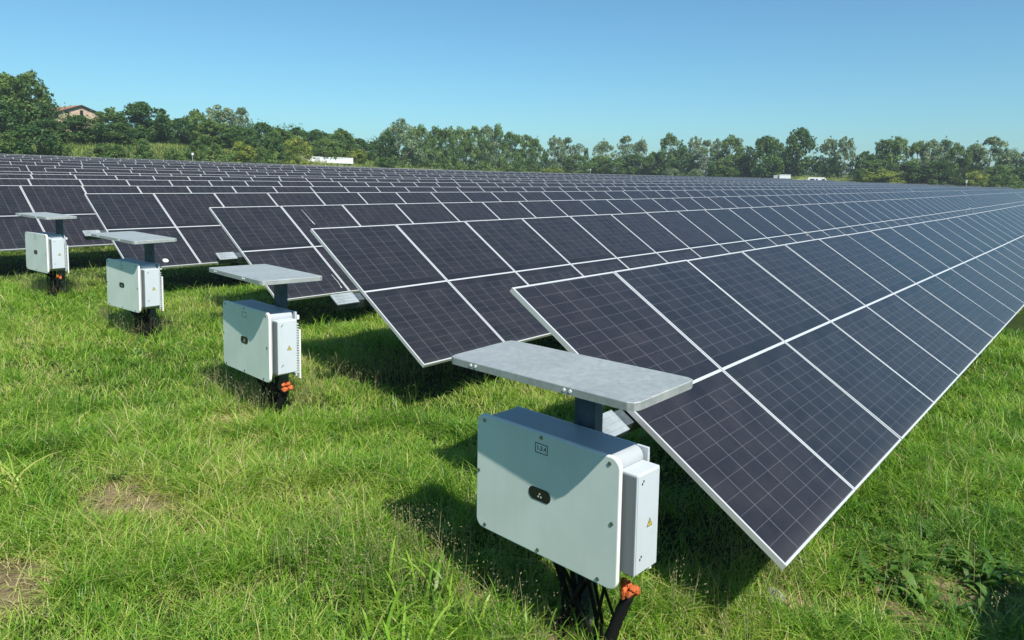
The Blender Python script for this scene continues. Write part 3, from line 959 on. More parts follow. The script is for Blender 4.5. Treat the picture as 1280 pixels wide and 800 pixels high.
    for k in range(int(16 * foam)):
        c = Vector((pts[-1][0] + r.uniform(-0.045, 0.035), pts[-1][1] + r.uniform(-0.04, 0.04), pts[-1][2] + r.uniform(-0.01, 0.05)))
        bmesh.ops.create_icosphere(bm, subdivisions=2, radius=r.uniform(0.012, 0.026), matrix=Matrix.Translation(c))
    for v in bm.verts:
        v.co += Vector((math.sin(v.co.z * 190), math.sin(v.co.x * 210), math.sin(v.co.y * 170))) * 0.006
    new_obj('sealing_foam', bm_finish(bm, 'sealing_foam', smooth=True), cd, [M['foam']])
    return root


INV = [
    ((3.082, 2.360, 1.1786, 0.0607), dict(x0=-0.150, yc=-0.040, z=0.712, yaw=0.105, sx=0.05, sy=-0.026, Lx=0.515, Ly=1.36), 'largest white inverter box under a grey canopy, nearest the camera, plate reading 1.3.4', '1.3.4'),
    ((3.854, 6.826, 1.221, 0.0755), dict(x0=-0.135, yc=-0.053, z=0.701, yaw=0.125, sx=-0.003, sy=-0.008, Lx=0.640, Ly=1.365), 'white inverter whose front is wholly shaded but for a lit corner, second from the camera', ''),
    ((4.332, 11.038, 1.286, -0.028), dict(x0=-0.150, yc=-0.049, z=0.711, yaw=-0.012, sx=0.014, sy=0.013, Lx=0.604, Ly=1.476), 'white inverter in front of the row end with a round white sticker on its panel', ''),
    ((4.459, 15.089, 1.439, -0.0295), dict(x0=-0.093, yc=-0.056, z=0.68, yaw=-0.061, sx=0.007, sy=0.012, Lx=0.517, Ly=1.392), 'smallest and farthest white inverter, alone at the edge of the picture', '')]
for i, (p, c, lab, npl) in enumerate(INV):
    inverter(p, c, lab, npl, i + 3, (1.0, 0.7, 0.0, 0.45)[i])


# ------------------------------------------------------------------ trees
def leaf_cloud(cent, rad, per, size, r, squash=0.8, tint_c=0.22, flat=0.35):
    """Leaf quads in clumps: centres (n x 3), radii (n); returns verts and tint."""
    n = len(cent)
    idx = np.repeat(np.arange(n), per)
    k = len(idx)
    d = r.normal(0, 1, (k, 3)); d /= np.linalg.norm(d, axis=1)[:, None]
    rr = r.uniform(0.35, 1.0, k) ** 0.6
    p = cent[idx] + d * (rad[idx] * rr)[:, None] * np.array([1, 1, squash])
    nrm = d + r.normal(0, 0.75, (k, 3)); nrm[:, 2] += flat; nrm /= np.linalg.norm(nrm, axis=1)[:, None]
    t = np.cross(nrm, r.normal(0, 1, (k, 3))); t /= np.linalg.norm(t, axis=1)[:, None]
    b = np.cross(nrm, t)
    s = size * r.uniform(0.6, 1.3, k)
    V = np.stack([p - t * s[:, None], p + b * (s * 0.55)[:, None], p + t * s[:, None], p - b * (s * 0.55)[:, None]], 1)
    ct = r.normal(0, tint_c, n)
    tint = np.clip(0.5 + ct[idx] + r.normal(0, 0.15, k), 0, 1)
    return V.reshape(-1, 3), np.repeat(tint, 4)


def crown_mesh(name, seed, kind, m):
    """Unit crown: 1 high, about 1 wide at scale 1."""
    r = np.random.default_rng(seed)
    if kind == 'broad':
        n, z0 = 92, 0.10; prof = lambda t: 0.50 * np.sin(np.pi * np.clip(t * 0.86 + 0.14, 0, 1)) ** 0.55
        cr, per, size = (0.07, 0.15), 62, 0.030
    elif kind == 'airy':
        n, z0 = 74, 0.12; prof = lambda t: 0.46 * np.sin(np.pi * np.clip(t * 0.80 + 0.16, 0, 1)) ** 0.7
        cr, per, size = (0.055, 0.12), 52, 0.027
    elif kind == 'column':
        n, z0 = 84, 0.04; prof = lambda t: 0.58 * np.clip(1.05 - t ** 4.5, 0.2, 1) * np.clip(t * 5 + 0.5, 0, 1)
        cr, per, size = (0.07, 0.14), 62, 0.028
    elif kind == 'cone':
        n, z0 = 70, 0.04; prof = lambda t: 0.52 * np.clip(1.02 - t, 0.05, 1) ** 0.8
        cr, per, size = (0.05, 0.12), 62, 0.028
    else:                                   # bush
        n, z0 = 46, 0.02; prof = lambda t: 0.52 * np.sqrt(np.clip(1 - t ** 2.4, 0.02, 1))
        cr, per, size = (0.09, 0.19), 90, 0.034
    cent, rad = [], []
    lob = r.uniform(0, 6.28, 4)
    while len(cent) < n:
        t = r.uniform(0, 1); a = r.uniform(0, 6.28)
        w = prof(t) * (1 + 0.22 * math.sin(2 * a + lob[0] + 3 * t) + 0.16 * math.sin(5 * a + lob[1] - 6 * t))
        q = math.sqrt(r.uniform(0.12, 1)) * w
        rc = r.uniform(*cr)
        if kind == 'airy' and (math.sin(9 * t + lob[2]) * math.sin(3 * a + lob[3]) > 0.55):
            continue
        cent.append((q * math.cos(a), q * math.sin(a), z0 + (1 - z0) * t * (1 - rc * 0.6) + 0.0)); rad.append(rc)
    cent, rad = np.array(cent), np.array(rad)
    top = (cent[:, 2] + rad * 0.8).max(); cent[:, 2] *= 1.0 / top
    V, T = leaf_cloud(cent, rad, per, size, r)
    # loose sprays at the outline
    k = r.integers(0, n, 26); d = r.normal(0, 1, (26, 3)); d /= np.linalg.norm(d, axis=1)[:, None]
    V2, T2 = leaf_cloud(cent[k] + d * (rad[k] * 1.15)[:, None], np.full(26, 0.028), 16, size * 0.9, r)
    V = np.concatenate([V, V2]); T = np.concatenate([T, T2])
    q = np.arange(len(V))
    me = np_mesh(name, V, q, np.arange(0, len(V), 4), np.full(len(V) // 4, 4), {'tint': T}, [m])
    return me, cent


def trunk_mesh(seed, cent, thick, m):
    r = random.Random(seed)
    bm = bmesh.new()
    lean = (r.uniform(-0.03, 0.03), r.uniform(-0.03, 0.03))
    path = [(lean[0] * t * t * 2, lean[1] * t * t * 2, t) for t in (-0.06, 0.0, 0.15, 0.35, 0.55, 0.75, 0.88)]
    bm_tube(bm, path, [thick * s for s in (1.5, 1.15, 0.95, 0.75, 0.5, 0.28, 0.1)], 7)
    cs = sorted(cent.tolist(), key=lambda c: r.random())[:13]
    for c in cs:
        zb = max(0.10, min(0.78, c[2] - 0.10 - 0.55 * math.hypot(c[0], c[1])))
        b = Vector((lean[0] * zb * zb * 2, lean[1] * zb * zb * 2, zb)); e = Vector(c)
        mid = b.lerp(e, 0.55) + Vector((0, 0, -0.02))
        bm_tube(bm, [b, mid, e], [thick * 0.42, thick * 0.27, thick * 0.08], 5)
    me = bm_finish(bm, 'trunk', smooth=True); me.materials.append(m)
    return me


PROTO = {}
for key, kind, seeds, m, tm, th in (('broad_dark', 'broad', (1, 2, 3), 'leaf_dark', 'bark', 0.026), ('broad_mid', 'broad', (4, 5, 6), 'leaf_mid', 'bark', 0.024),
                                    ('airy_pale', 'airy', (7, 8, 9), 'leaf_pale', 'palebark', 0.020), ('column_mid', 'column', (10, 11, 12), 'leaf_mid', 'bark', 0.020),
                                    ('column_pale', 'column', (13, 14, 15), 'leaf_pale', 'palebark', 0.020), ('cone_dark', 'cone', (16, 17), 'leaf_dark', 'bark', 0.022), ('airy_mid', 'airy', (27, 28), 'leaf_mid', 'palebark', 0.02),
                                    ('bush_dark', 'bush', (18, 19), 'leaf_dark', 'bark', 0.03), ('bush_mid', 'bush', (20, 21), 'leaf_mid', 'bark', 0.03), ('bush_pale', 'bush', (22,), 'leaf_pale', 'bark', 0.03), ('bush_yellow', 'bush', (23, 24), 'leaf_yellow', 'bark', 0.03)):
    PROTO[key] = []
    for s in seeds:
        cm, ce = crown_mesh('crown', s, kind, M[m])
        PROTO[key].append((cm, trunk_mesh(s, ce, th, M[tm])))


def belt(px):
    a = (px - 640) / FPX
    fy, fx = 0.645 - 0.764 * a, 0.764 + 0.645 * a
    return min(106 / max(fy, 1e-3), 170 / fx)


NT = [0]


def tree(px, ytop, hw, key, dz, label, ybase=None):
    """A plant whose axis is seen at column px, its top at row ytop, half width hw pixels, dz metres behind the edge of the field's tree belt."""
    z = belt(px) + dz
    d = sight(px, ytop); p = CAM + d * z
    gx, gy = p.x, p.y
    gz = float(ground(gx, gy))
    if ybase is not None:
        pass
    H = max(0.8, p.z - gz)
    W = 2 * hw * z / FPX * (1.28 if 'airy' in key or 'column' in key else 1.08)
    i = NT[0]; NT[0] += 1
    cm, tm = PROTO[key][i % len(PROTO[key])]
    bush = key.startswith('bush')
    root = empty('shrub' if bush else 'tree', (gx, gy, gz - 0.05), random.uniform(0, 6.28))
    root.scale = (W, W, H)
    tag(root, label, 'shrub' if bush else 'tree', 'shrubs along the field edge' if bush else 'trees behind the field')
    c = bpy.data.objects.new('foliage' if bush else 'crown', cm); COL.objects.link(c); c.parent = root
    if not bush:
        t = bpy.data.objects.new('trunk', tm); COL.objects.link(t); t.parent = root
    return root


TREES = [
    # px, top, half width, kind, behind, label
    (4, 90, 36, 'broad_mid', 4, 'big dark leafy tree cut by the edge of the picture, left of the farmhouse'),
    (38, 87, 27, 'broad_mid', 2, 'big airy tree with outreaching branches, first left of the farmhouse'),
    (-14, 120, 34, 'broad_dark', -2, 'dark tree at the picture edge below the big airy tree'),
    (58, 146, 20, 'broad_dark', -2, 'low dark tree under the big airy tree, beside the farmhouse wall'),
    (97, 143, 27, 'broad_dark', -2, 'low dark tree hiding the farmhouse base'),
    (136, 134, 19, 'broad_mid', 4, 'small tree directly right of the farmhouse roof'),
    (124, 158, 20, 'broad_dark', 0, 'low dark tree under the right eave of the farmhouse'),
    (175, 126, 29, 'broad_dark', 2, 'tall round dark tree, second right of the farmhouse'),
    (150, 152, 22, 'broad_dark', -1, 'low dark tree between the farmhouse and the tall round tree'),
    (206, 146, 20, 'broad_mid', 3, 'tree just right of the tall round dark tree'),
    (226, 147, 17, 'broad_dark', 1, 'dark tree midway between the round dark tree and the pale distant poplars'),
    (244, 137, 17, 'broad_mid', 2, 'pointed tree left of the pale distant poplars'),
    (262, 150, 22, 'broad_mid', 0, 'broad green tree in front of the pale distant poplars'),
    (279, 131, 24, 'airy_pale', 34, 'grey-green distant poplar rising over the nearer wood, the wider of two'),
    (302, 133, 13, 'airy_pale', 34, 'grey-green distant poplar rising over the nearer wood, the narrower of two'),
    (292, 156, 24, 'broad_dark', -1, 'dark green tree below the pale distant poplars'),
    (326, 152, 18, 'broad_dark', 2, 'dark tree with a reddish trunk side, right of the pale distant poplars'),
    (350, 160, 22, 'broad_mid', 0, 'mid green tree left of the yellow-leaved shrub'),
    (372, 158, 18, 'broad_dark', 4, 'dark tree top showing above the yellow-leaved shrub'),
    (396, 161, 20, 'broad_dark', 3, 'dark tree above the near end of the white container'),
    (426, 161, 20, 'broad_mid', 4, 'round tree above the middle of the white container'),
    (408, 172, 22, 'broad_mid', -3, 'low bright tree directly behind the white container'),
    (448, 172, 18, 'broad_dark', 5, 'dark tree over the far end of the white container'),
    (466, 176, 14, 'broad_mid', 9, 'small tree left of the dense tall grove'),
    (483, 163, 14, 'broad_dark', 2, 'dark lower tree at the near end of the dense tall grove'),
    (499, 147, 19, 'column_pale', 3, 'pale-topped tree with two spires, end of the dense tall grove'),
    (517, 158, 12, 'column_mid', 8, 'narrow dark tree right of the pale-topped one in the grove'),
    (527, 154, 13, 'column_mid', 3, 'third tree of the dense tall grove'),
    (545, 156, 13, 'column_mid', 5, 'fourth tree of the dense tall grove'),
    (562, 157, 13, 'column_mid', 2, 'fifth tree of the dense tall grove'),
    (577, 157, 13, 'column_mid', 6, 'sixth tree of the dense tall grove'),
    (593, 156, 13, 'column_mid', 3, 'seventh tree of the dense tall grove'),
    (607, 155, 12, 'column_pale', 5, 'greyish eighth tree of the dense tall grove'),
    (621, 153, 11, 'column_mid', 3, 'round-headed tree, last tall one of the dense grove'),
    (638, 163, 14, 'column_mid', 3, 'tree just right of the round-headed one of the grove'),
    (657, 167, 15, 'airy_mid', 6, 'loose tree with a pale leaning trunk, right end of the dense grove'),
    (668, 172, 10, 'airy_mid', 2, 'slender tree after the one with the pale leaning trunk'),
    (694, 168, 12, 'airy_pale', 5, 'pale see-through poplar, left of a pair'),
    (711, 171, 14, 'airy_pale', 3, 'pale poplar, right of a pair'),
    (681, 186, 9, 'cone_dark', 0, 'small dark pointed tree before the pale poplar pair'),
    (733, 184, 8, 'cone_dark', 4, 'narrow dark spire tree right of the pale poplar pair'),
    (720, 192, 18, 'column_mid', 0, 'low bushy tree under the pale poplar pair'),
    (755, 175, 13, 'airy_pale', 5, 'pale conical poplar standing alone in the low stretch'),
    (752, 194, 22, 'broad_mid', 0, 'low rounded tree under the pale conical poplar'),
    (784, 169, 15, 'airy_pale', 4, 'tall see-through poplar left of the shorter see-through one'),
    (803, 173, 9, 'airy_pale', 3, 'shorter see-through poplar beside the tall see-through one'),
    (790, 192, 22, 'broad_dark', 2, 'dark low tree under the see-through poplars'),
    (818, 190, 17, 'broad_mid', 1, 'grey-green low tree between see-through poplars and dark clump'),
    (839, 165, 15, 'column_mid', 2, 'darker dense tree starting the right-hand clump'),
    (868, 169, 12, 'airy_pale', 5, 'thin poplar with a bare pale trunk and sky behind'),
    (884, 174, 12, 'airy_pale', 2, 'leaning grey poplar right of the bare-trunked one'),
    (855, 190, 20, 'broad_dark', 3, 'low dark tree below the bare-trunked poplar'),
    (899, 172, 12, 'airy_pale', 6, 'grey poplar left of the clump with a sloping shoulder'),
    (916, 168, 15, 'column_mid', 2, 'tall tree whose green shoulder slopes down to the right'),
    (927, 190, 16, 'broad_mid', -1, 'low tree forming the sloping shoulder beside the tall one'),
    (903, 198, 20, 'broad_mid', 0, 'low bushy tree beneath the grey poplars'),
    (959, 168, 23, 'broad_dark', -2, 'broad dark tree directly left of the white cabin'),
    (972, 174, 16, 'column_mid', 6, 'green tree behind the white cabin'),
    (1001, 158, 22, 'broad_dark', 4, 'tallest dark round tree, above the white van and cabin'),
    (985, 195, 18, 'broad_dark', 4, 'low dark tree at the foot of the tallest round tree'),
    (1038, 172, 15, 'airy_pale', 5, 'silvery see-through tree, left of a pair by the tallest round tree'),
    (1057, 169, 13, 'airy_pale', 3, 'silvery see-through tree, right of a pair by the tallest round tree'),
    (1040, 196, 12, 'broad_dark', 2, 'dark low tree under the silvery pair'),
    (1084, 188, 14, 'broad_dark', 3, 'short dark tree in the dip right of the silvery pair'),
    (1108, 173, 17, 'airy_mid', 4, 'first grey-green tree right of the dip'),
    (1127, 170, 17, 'airy_mid', 2, 'second grey-green tree right of the dip'),
    (1098, 198, 22, 'broad_mid', -2, 'low bright green tree at the foot of the dip'),
    (1148, 175, 15, 'airy_mid', 4, 'third grey-green tree right of the dip'),
    (1165, 173, 14, 'column_pale', 2, 'tree with brownish upper leaves'),
    (1182, 173, 13, 'column_pale', 3, 'grey tree between the brownish one and the darkest one'),
    (1140, 200, 20, 'broad_mid', -1, 'low green tree beneath the grey-green trees'),
    (1172, 200, 24, 'broad_dark', -1, 'dark shaded low tree under the brownish tree'),
    (1199, 177, 13, 'column_mid', 0, 'darkest narrow tree beside a small white post'),
    (1214, 182, 10, 'column_mid', 2, 'narrow lighter tree right of the darkest one'),
    (1240, 170, 22, 'airy_pale', 2, 'wide-crowned pale tree, largest near the picture edge'),
    (1222, 178, 14, 'airy_pale', 6, 'pale thin tree left of the wide-crowned pale one'),
    (1262, 184, 15, 'airy_pale', 4, 'pale tree right of the wide-crowned one'),
    (1284, 188, 16, 'airy_pale', 3, 'pale tree cut by the right picture edge'),
    (1250, 205, 22, 'broad_mid', 0, 'low tree under the wide-crowned pale one'),
    (1278, 208, 18, 'broad_dark', 0, 'low dark tree at the right picture edge'),
]
for t in TREES:
    tree(*t)

SHRUBS = [
    (36, 156, 28, 'bush_dark', -9, 'large round dark shrub below the big airy tree'),
    (2, 164, 22, 'bush_mid', -10, 'green shrub at the picture edge beside the round dark shrub'),
    (70, 165, 14, 'bush_mid', -8, 'shrub right of the large round dark one'),
    (128, 178, 18, 'bush_mid', -11, 'mid green shrub on the bank below the farmhouse'),
    (150, 180, 18, 'bush_mid', -12, 'low spreading green shrub left of the small dark one on the bank'),
    (177, 172, 14, 'bush_dark', -11, 'small dark shrub on the bank under the tall round tree'),
    (215, 185, 15, 'bush_mid', -12, 'low green shrub on the pale grass bank'),
    (248, 176, 15, 'bush_dark', -7, 'dark shrub at the top of the pale grass bank'),
    (272, 178, 16, 'bush_mid', -10, 'green shrub right of the pale grass bank'),
    (302, 176, 17, 'bush_yellow', -9, 'yellowish shrub below the pale distant poplars'),
    (325, 182, 14, 'bush_mid', -11, 'green shrub between two yellowish ones'),
    (346, 172, 14, 'bush_dark', -10, 'dark upright shrub beside the yellow-leaved shrub'),
    (370, 170, 16, 'bush_yellow', -9, 'large yellow-leaved shrub left of the white container'),
    (448, 186, 13, 'bush_yellow', -3, 'straw-coloured shrub at the end of the white container'),
    (482, 196, 14, 'bush_dark', -5, 'dark shrub at the foot of the dense tall grove'),
    (640, 210, 15, 'bush_mid', -6, 'shrub at the right foot of the dense tall grove'),
    (692, 208, 12, 'bush_yellow', -6, 'light green shrub below the pale poplar pair'),
    (840, 209, 13, 'bush_pale', -6, 'pale grey shrub under the darker dense tree'),
    (872, 210, 12, 'bush_pale', -6, 'pale grey shrub under the bare-trunked poplar'),
    (912, 208, 14, 'bush_mid', -6, 'green shrub at the foot of the sloping shoulder'),
    (1105, 212, 18, 'bush_yellow', -5, 'bright shrub at the foot of the grey-green trees'),
    (1222, 213, 17, 'bush_yellow', -5, 'sunlit yellowish shrub right of the small white post'),
    (1254, 216, 16, 'bush_mid', -5, 'sunlit green shrub near the right picture edge'),
]
for t in SHRUBS:
    tree(*t)


def build_undergrowth():
    """Continuous low scrub at the foot of the trees, and the pale tall grass on the bank."""
    r = np.random.default_rng(77)
    cent, rad = [], []
    for px in np.arange(-60, 1340, 4.0):
        low = 965 < px < 1075
        for k in range(3):
            z = belt(px) + (r.uniform(30, 45) if low else r.uniform(-1 if px > 470 else 3, 16))
            d = sight(px + r.uniform(-3, 3), 200); p = CAM + d * z
            g = float(ground(p.x, p.y)); hh = (r.uniform(0.6, 2.4) if px > 470 else r.uniform(0.4, 1.3)) if not low else r.uniform(1.0, 3.0)
            cent.append((p.x, p.y, g + hh * 0.4)); rad.append(hh * r.uniform(0.7, 1.0))
    for px in np.arange(-60, 1340, 5.0):           # taller thicket deeper in the wood
        z = belt(px) + r.uniform(10, 26)
        p = CAM + sight(px, 200) * z
        g = float(ground(p.x, p.y)); hh = r.uniform(3.0, 6.4) * (0.42 if 965 < px < 1075 else 1)
        for q in (0.25, 0.7):
            cent.append((p.x + r.normal(0, .8), p.y + r.normal(0, .8), g + hh * q * r.uniform(0.7, 1.1))); rad.append(hh * r.uniform(0.3, 0.45))
    V, T = leaf_cloud(np.array(cent), np.array(rad), 70, 0.20, r)
    q = np.arange(len(V))
    tag(new_obj('undergrowth', np_mesh('undergrowth', V, q, np.arange(0, len(V), 4), np.full(len(V) // 4, 4), {'tint': T}, [M['leaf_mid']])), kind='stuff')
    n = 90000
    px = r.uniform(-80, 1340, n); z = np.array([belt(a) for a in px]) + r.uniform(-16, 6, n)
    f, rr_, u = np.array(F_), np.array(R_), np.array(U_)
    P = np.array(CAM) + (f + rr_ * ((px - 640) / FPX)[:, None] - u * ((205 - CY) / FPX)) * z[:, None]
    x, y = P[:, 0], P[:, 1]
    ok = (np.maximum(y - 88.5, x - XEND - 3)) > 0
    x, y = x[ok], y[ok]; m = len(x)
    h = r.uniform(0.3, 0.8, m) * (1 + 0.4 * lowfreq(x, y, 9, 3, 0.05))
    me = blades_mesh('bank_grass', x, y, ground(x, y) - 0.02, np.clip(h, 0.2, 1.3), r.uniform(0.05, 0.11, m), r.uniform(0.2, 0.9, m), np.clip(0.5 + 0.25 * lowfreq(x, y, 15, 4, 0.04) + r.normal(0, 0.15, m), 0, 1), [M['meadow']], 1)
    tag(new_obj('bank_grass', me), kind='stuff')


build_undergrowth()


# ------------------------------------------------------------------ farmhouse
def mk_brick():
    m, nt, b = mat('old_brick')
    tc = N(nt, 'ShaderNodeTexCoord')
    n = N(nt, 'ShaderNodeTexNoise', Scale=1.6, Detail=9.0, Roughness=0.7); nt.links.new(tc.outputs['Object'], n.inputs['Vector'])
    rp = ramp(nt, [(0.3, (0.40, 0.24, 0.17)), (0.5, (0.52, 0.37, 0.27)), (0.7, (0.64, 0.53, 0.43))])
    nt.links.new(n.outputs['Fac'], rp.inputs['Fac']); nt.links.new(rp.outputs['Color'], b.inputs['Base Color'])
    b.inputs['Roughness'].default_value = 0.95
    return m


def mk_tile():
    m, nt, b = mat('roof_tile')
    tc = N(nt, 'ShaderNodeTexCoord')
    n = N(nt, 'ShaderNodeTexNoise', Scale=1.2, Detail=8.0); nt.links.new(tc.outputs['Object'], n.inputs['Vector'])
    w = N(nt, 'ShaderNodeTexWave', Scale=3.2, Distortion=0.4); nt.links.new(tc.outputs['Object'], w.inputs['Vector'])
    rp = ramp(nt, [(0.3, (0.30, 0.13, 0.075)), (0.7, (0.46, 0.25, 0.15))])
    nt.links.new(n.outputs['Fac'], rp.inputs['Fac']); nt.links.new(rp.outputs['Color'], b.inputs['Base Color'])
    bp = N(nt, 'ShaderNodeBump', Strength=0.6, Distance=0.1); nt.links.new(w.outputs['Fac'], bp.inputs['Height']); nt.links.new(bp.outputs['Normal'], b.inputs['Normal'])
    b.inputs['Roughness'].default_value = 0.9
    return m


M['brick'] = mk_brick(); M['tile'] = mk_tile(); M['eave'] = simple('dark_eave_wood', (0.035, 0.028, 0.024), 0.8)


def house():
    zc = belt(98) + 12
    apex = CAM + sight(101, 131.5) * zc
    k = zc / FPX
    gz = float(ground(apex.x, apex.y))
    hw = 26.5 * k; rise = 9.6 * k; H = apex.z - gz; L = 11.0
    # front gable faces the camera, turned so its left long side shows too
    to_cam = Vector((CAM.x - apex.x, CAM.y - apex.y, 0)).normalized()
    ang = math.atan2(to_cam.y, to_cam.x) + R(24) + math.pi / 2      # local -y is the gable's outward normal
    root = empty('farmhouse', (apex.x, apex.y, gz), ang)
    tag(root, 'old brick farmhouse with a tiled gable roof showing above the trees', 'house')
    ze = H - rise
    bm = bmesh.new()
    prof = [(-hw, -0.5), (hw, -0.5), (hw, ze), (0, H - 0.12), (-hw, ze)]
    a = [bm.verts.new((x, 0, z)) for x, z in prof]; b = [bm.verts.new((x, L, z)) for x, z in prof]
    for i in range(5):
        bm.faces.new((a[i], a[(i + 1) % 5], b[(i + 1) % 5], b[i]))
    bm.faces.new(a); bm.faces.new(b[::-1])
    new_obj('wall', bm_finish(bm, 'wall'), root, [M['brick']])
    bm = bmesh.new()
    for s in (-1, 1):
        e = (s * (hw + 0.35), ze - rise / hw * 0.35)
        v = []
        for yy in (-0.3, L + 0.3):
            for (x, z) in ((0, H), e):
                v.append(bm.verts.new((x, yy, z + 0.04))); v.append(bm.verts.new((x, yy, z - 0.14)))
        t0, b0, t1, b1, t2, b2, t3, b3 = v
        for q, mi in (((t0, t1, t3, t2), 0), ((b0, b2, b3, b1), 1), ((t0, b0, b1, t1), 1), ((t2, t3, b3, b2), 1), ((t1, b1, b3, t3), 1)):
            f = bm.faces.new(q); f.material_index = mi
    new_obj('roof', bm_finish(bm, 'roof'), root, [M['tile'], M['eave']])
    for (x, z, w, h) in ((0.05, H - rise * 1.02, 0.22, 0.42), (-hw * 0.62, ze - 0.25, 0.30, 0.28)):
        new_obj('window', box_mesh('window', (x - w, -0.03, z - h), (x + w, 0.06, z + h)), root, [M['glassdark']])


house()


# ------------------------------------------------------------------ container, cabin, van, posts, track, fence
def container():
    z = 118.0
    p0 = CAM + sight(384.5, 195.5) * z
    k = z / FPX
    gz = float(ground(p0.x + 4, p0.y)) - 0.0
    root = empty('shipping_container', (p0.x, p0.y, gz), R(-3))
    tag(root, 'white corrugated container with vents and a door behind the last panels', 'container')
    Lx = 56 * k / 0.836; H = p0.z - gz; D = 2.44
    bm = bmesh.new(); bm_box(bm, (0, 0, 0.02), (Lx, D, H))
    new_obj('body', bm_finish(bm, 'body'), root, [M['white']])
    bm = bmesh.new(); n = 9
    xa, xb = Lx * 0.30, Lx * 0.76
    for i in range(n):
        x = xa + (xb - xa) * i / n
        bm_box(bm, (x, -0.06, 0.25), (x + (xb - xa) / n * 0.55, -0.002, H - 0.16))
    new_obj('corrugated_side', bm_finish(bm, 'corrugated_side'), root, [M['white']])
    bm = bmesh.new()
    for x in (0, Lx - 0.16, Lx * 0.28, Lx * 0.77):
        bm_box(bm, (x, -0.09, 0.1), (x + 0.16, -0.003, H - 0.121))
    bm_box(bm, (0, -0.09, H - 0.12), (Lx, -0.003, H + 0.01)); bm_box(bm, (0, -0.09, 0.0), (Lx, -0.003, 0.098))
    new_obj('frame', bm_finish(bm, 'frame'), root, [M['white']])
    for (x0, x1, z0, z1) in ((0.05, 0.085, 0.72, 0.82), (0.115, 0.155, 0.66, 0.82)):
        new_obj('vent', box_mesh('vent', (Lx * x0, -0.05, H * z0), (Lx * x1, -0.002, H * z1)), root, [M['glassdark']])
    new_obj('door', box_mesh('door', (Lx * 0.165, -0.05, 0.2), (Lx * 0.262, -0.002, H * 0.80)), root, [M['greydoor']])
    new_obj('door', box_mesh('door', (Lx * 0.80, -0.05, 0.2), (Lx * 0.965, -0.002, H * 0.90)), root, [M['white']])


container()


def cabin():
    z = 158.0; k = z / FPX
    p = CAM + sight(974.5, 218.4) * z
    gz = float(ground(p.x, p.y)); H = p.z - gz
    rz = YAW - math.pi / 2 + math.atan(-(980 - 640) / FPX)
    root = empty('cabin', (p.x, p.y, gz), rz)
    tag(root, 'small flat white cabin with a grey end, right of the broad dark tree', 'cabin')
    new_obj('wall', box_mesh('wall', (0, 0, 0), (13 * k, 2.4, H)), root, [M['white']])
    new_obj('grey_end', box_mesh('grey_end', (-7 * k, 0.3, 0), (-0.003, 2.2, H - 0.12)), root, [M['greydoor']])
    new_obj('roof', box_mesh('roof', (-0.05, -0.05, H + 0.002), (13 * k + 0.05, 2.45, H + 0.08)), root, [M['white']])


cabin()


def van():
    z = 150.0; k = z / FPX
    p = CAM + sight(1010.0, 221.6) * z
    gz = float(ground(p.x, p.y)); H = min(2.6, p.z - gz)
    rz = YAW - math.pi / 2 + math.atan(-(1020 - 640) / FPX)
    root = empty('parked_van', (p.x, p.y, p.z - H), rz)
    tag(root, 'white van with dark windows parked below the tallest round tree', 'van')
    L = 19 * k * 1.35
    bm = bmesh.new()
    prof = [(0, 0.35), (0, H - 0.15), (0.2, H), (L * 0.72, H), (L * 0.80, H - 0.25), (L * 0.90, H * 0.56), (L, H * 0.50), (L + 0.05, 0.35)]
    a = [bm.verts.new((x, 0, zz)) for x, zz in prof]; b = [bm.verts.new((x, 1.95, zz)) for x, zz in prof]
    n = len(prof)
    for i in range(n):
        bm.faces.new((a[i], a[(i + 1) % n], b[(i + 1) % n], b[i]))
    bm.faces.new(a); bm.faces.new(b[::-1])
    new_obj('body', bm_finish(bm, 'body', 0.05, 2), root, [M['white']])
    for x0, x1 in ((0.10, 0.30), (0.36, 0.44), (0.62, 0.78)):
        new_obj('window', box_mesh('window', (L * x0, -0.012, H * 0.58), (L * x1, -0.001, H * 0.86)), root, [M['glassdark']])
    for x in (0.2, 0.8):
        for yy in (-0.01, 1.74):
            bm = bmesh.new(); bmesh.ops.create_cone(bm, cap_ends=True, segments=18, radius1=0.34, radius2=0.34, depth=0.22, matrix=Matrix.Translation((L * x, yy + 0.11, 0.34)) @ Matrix.Rotation(R(90), 4, 'X'))
            new_obj('wheel', bm_finish(bm, 'wheel'), root, [M['tyre']])


van()


def marker(px, ytop, dz, label, h):
    z = belt(px) + dz
    p = CAM + sight(px, ytop) * z
    gz = float(ground(p.x, p.y))
    root = empty('marker_post', (p.x, p.y, gz)); tag(root, label, 'post', 'small posts by the trees')
    bm = bmesh.new(); bm_tube(bm, [(0, 0, -0.1), (0, 0, p.z - gz)], 0.03, 8)
    new_obj('pole', bm_finish(bm, 'pole'), root, [M['greydoor']])
    new_obj('head', box_mesh('head', (-0.11, -0.11, p.z - gz), (0.11, 0.11, p.z - gz + h), 0.02), root, [M['white']])


marker(738, 213, -13, 'small white-headed post below the narrow dark spire tree', 0.35)
marker(240.5, 194, -14, 'small white-headed post at the foot of the pale grass bank', 0.3)
marker(1208, 229, -8, 'small white-headed post in front of the darkest narrow tree', 0.6)


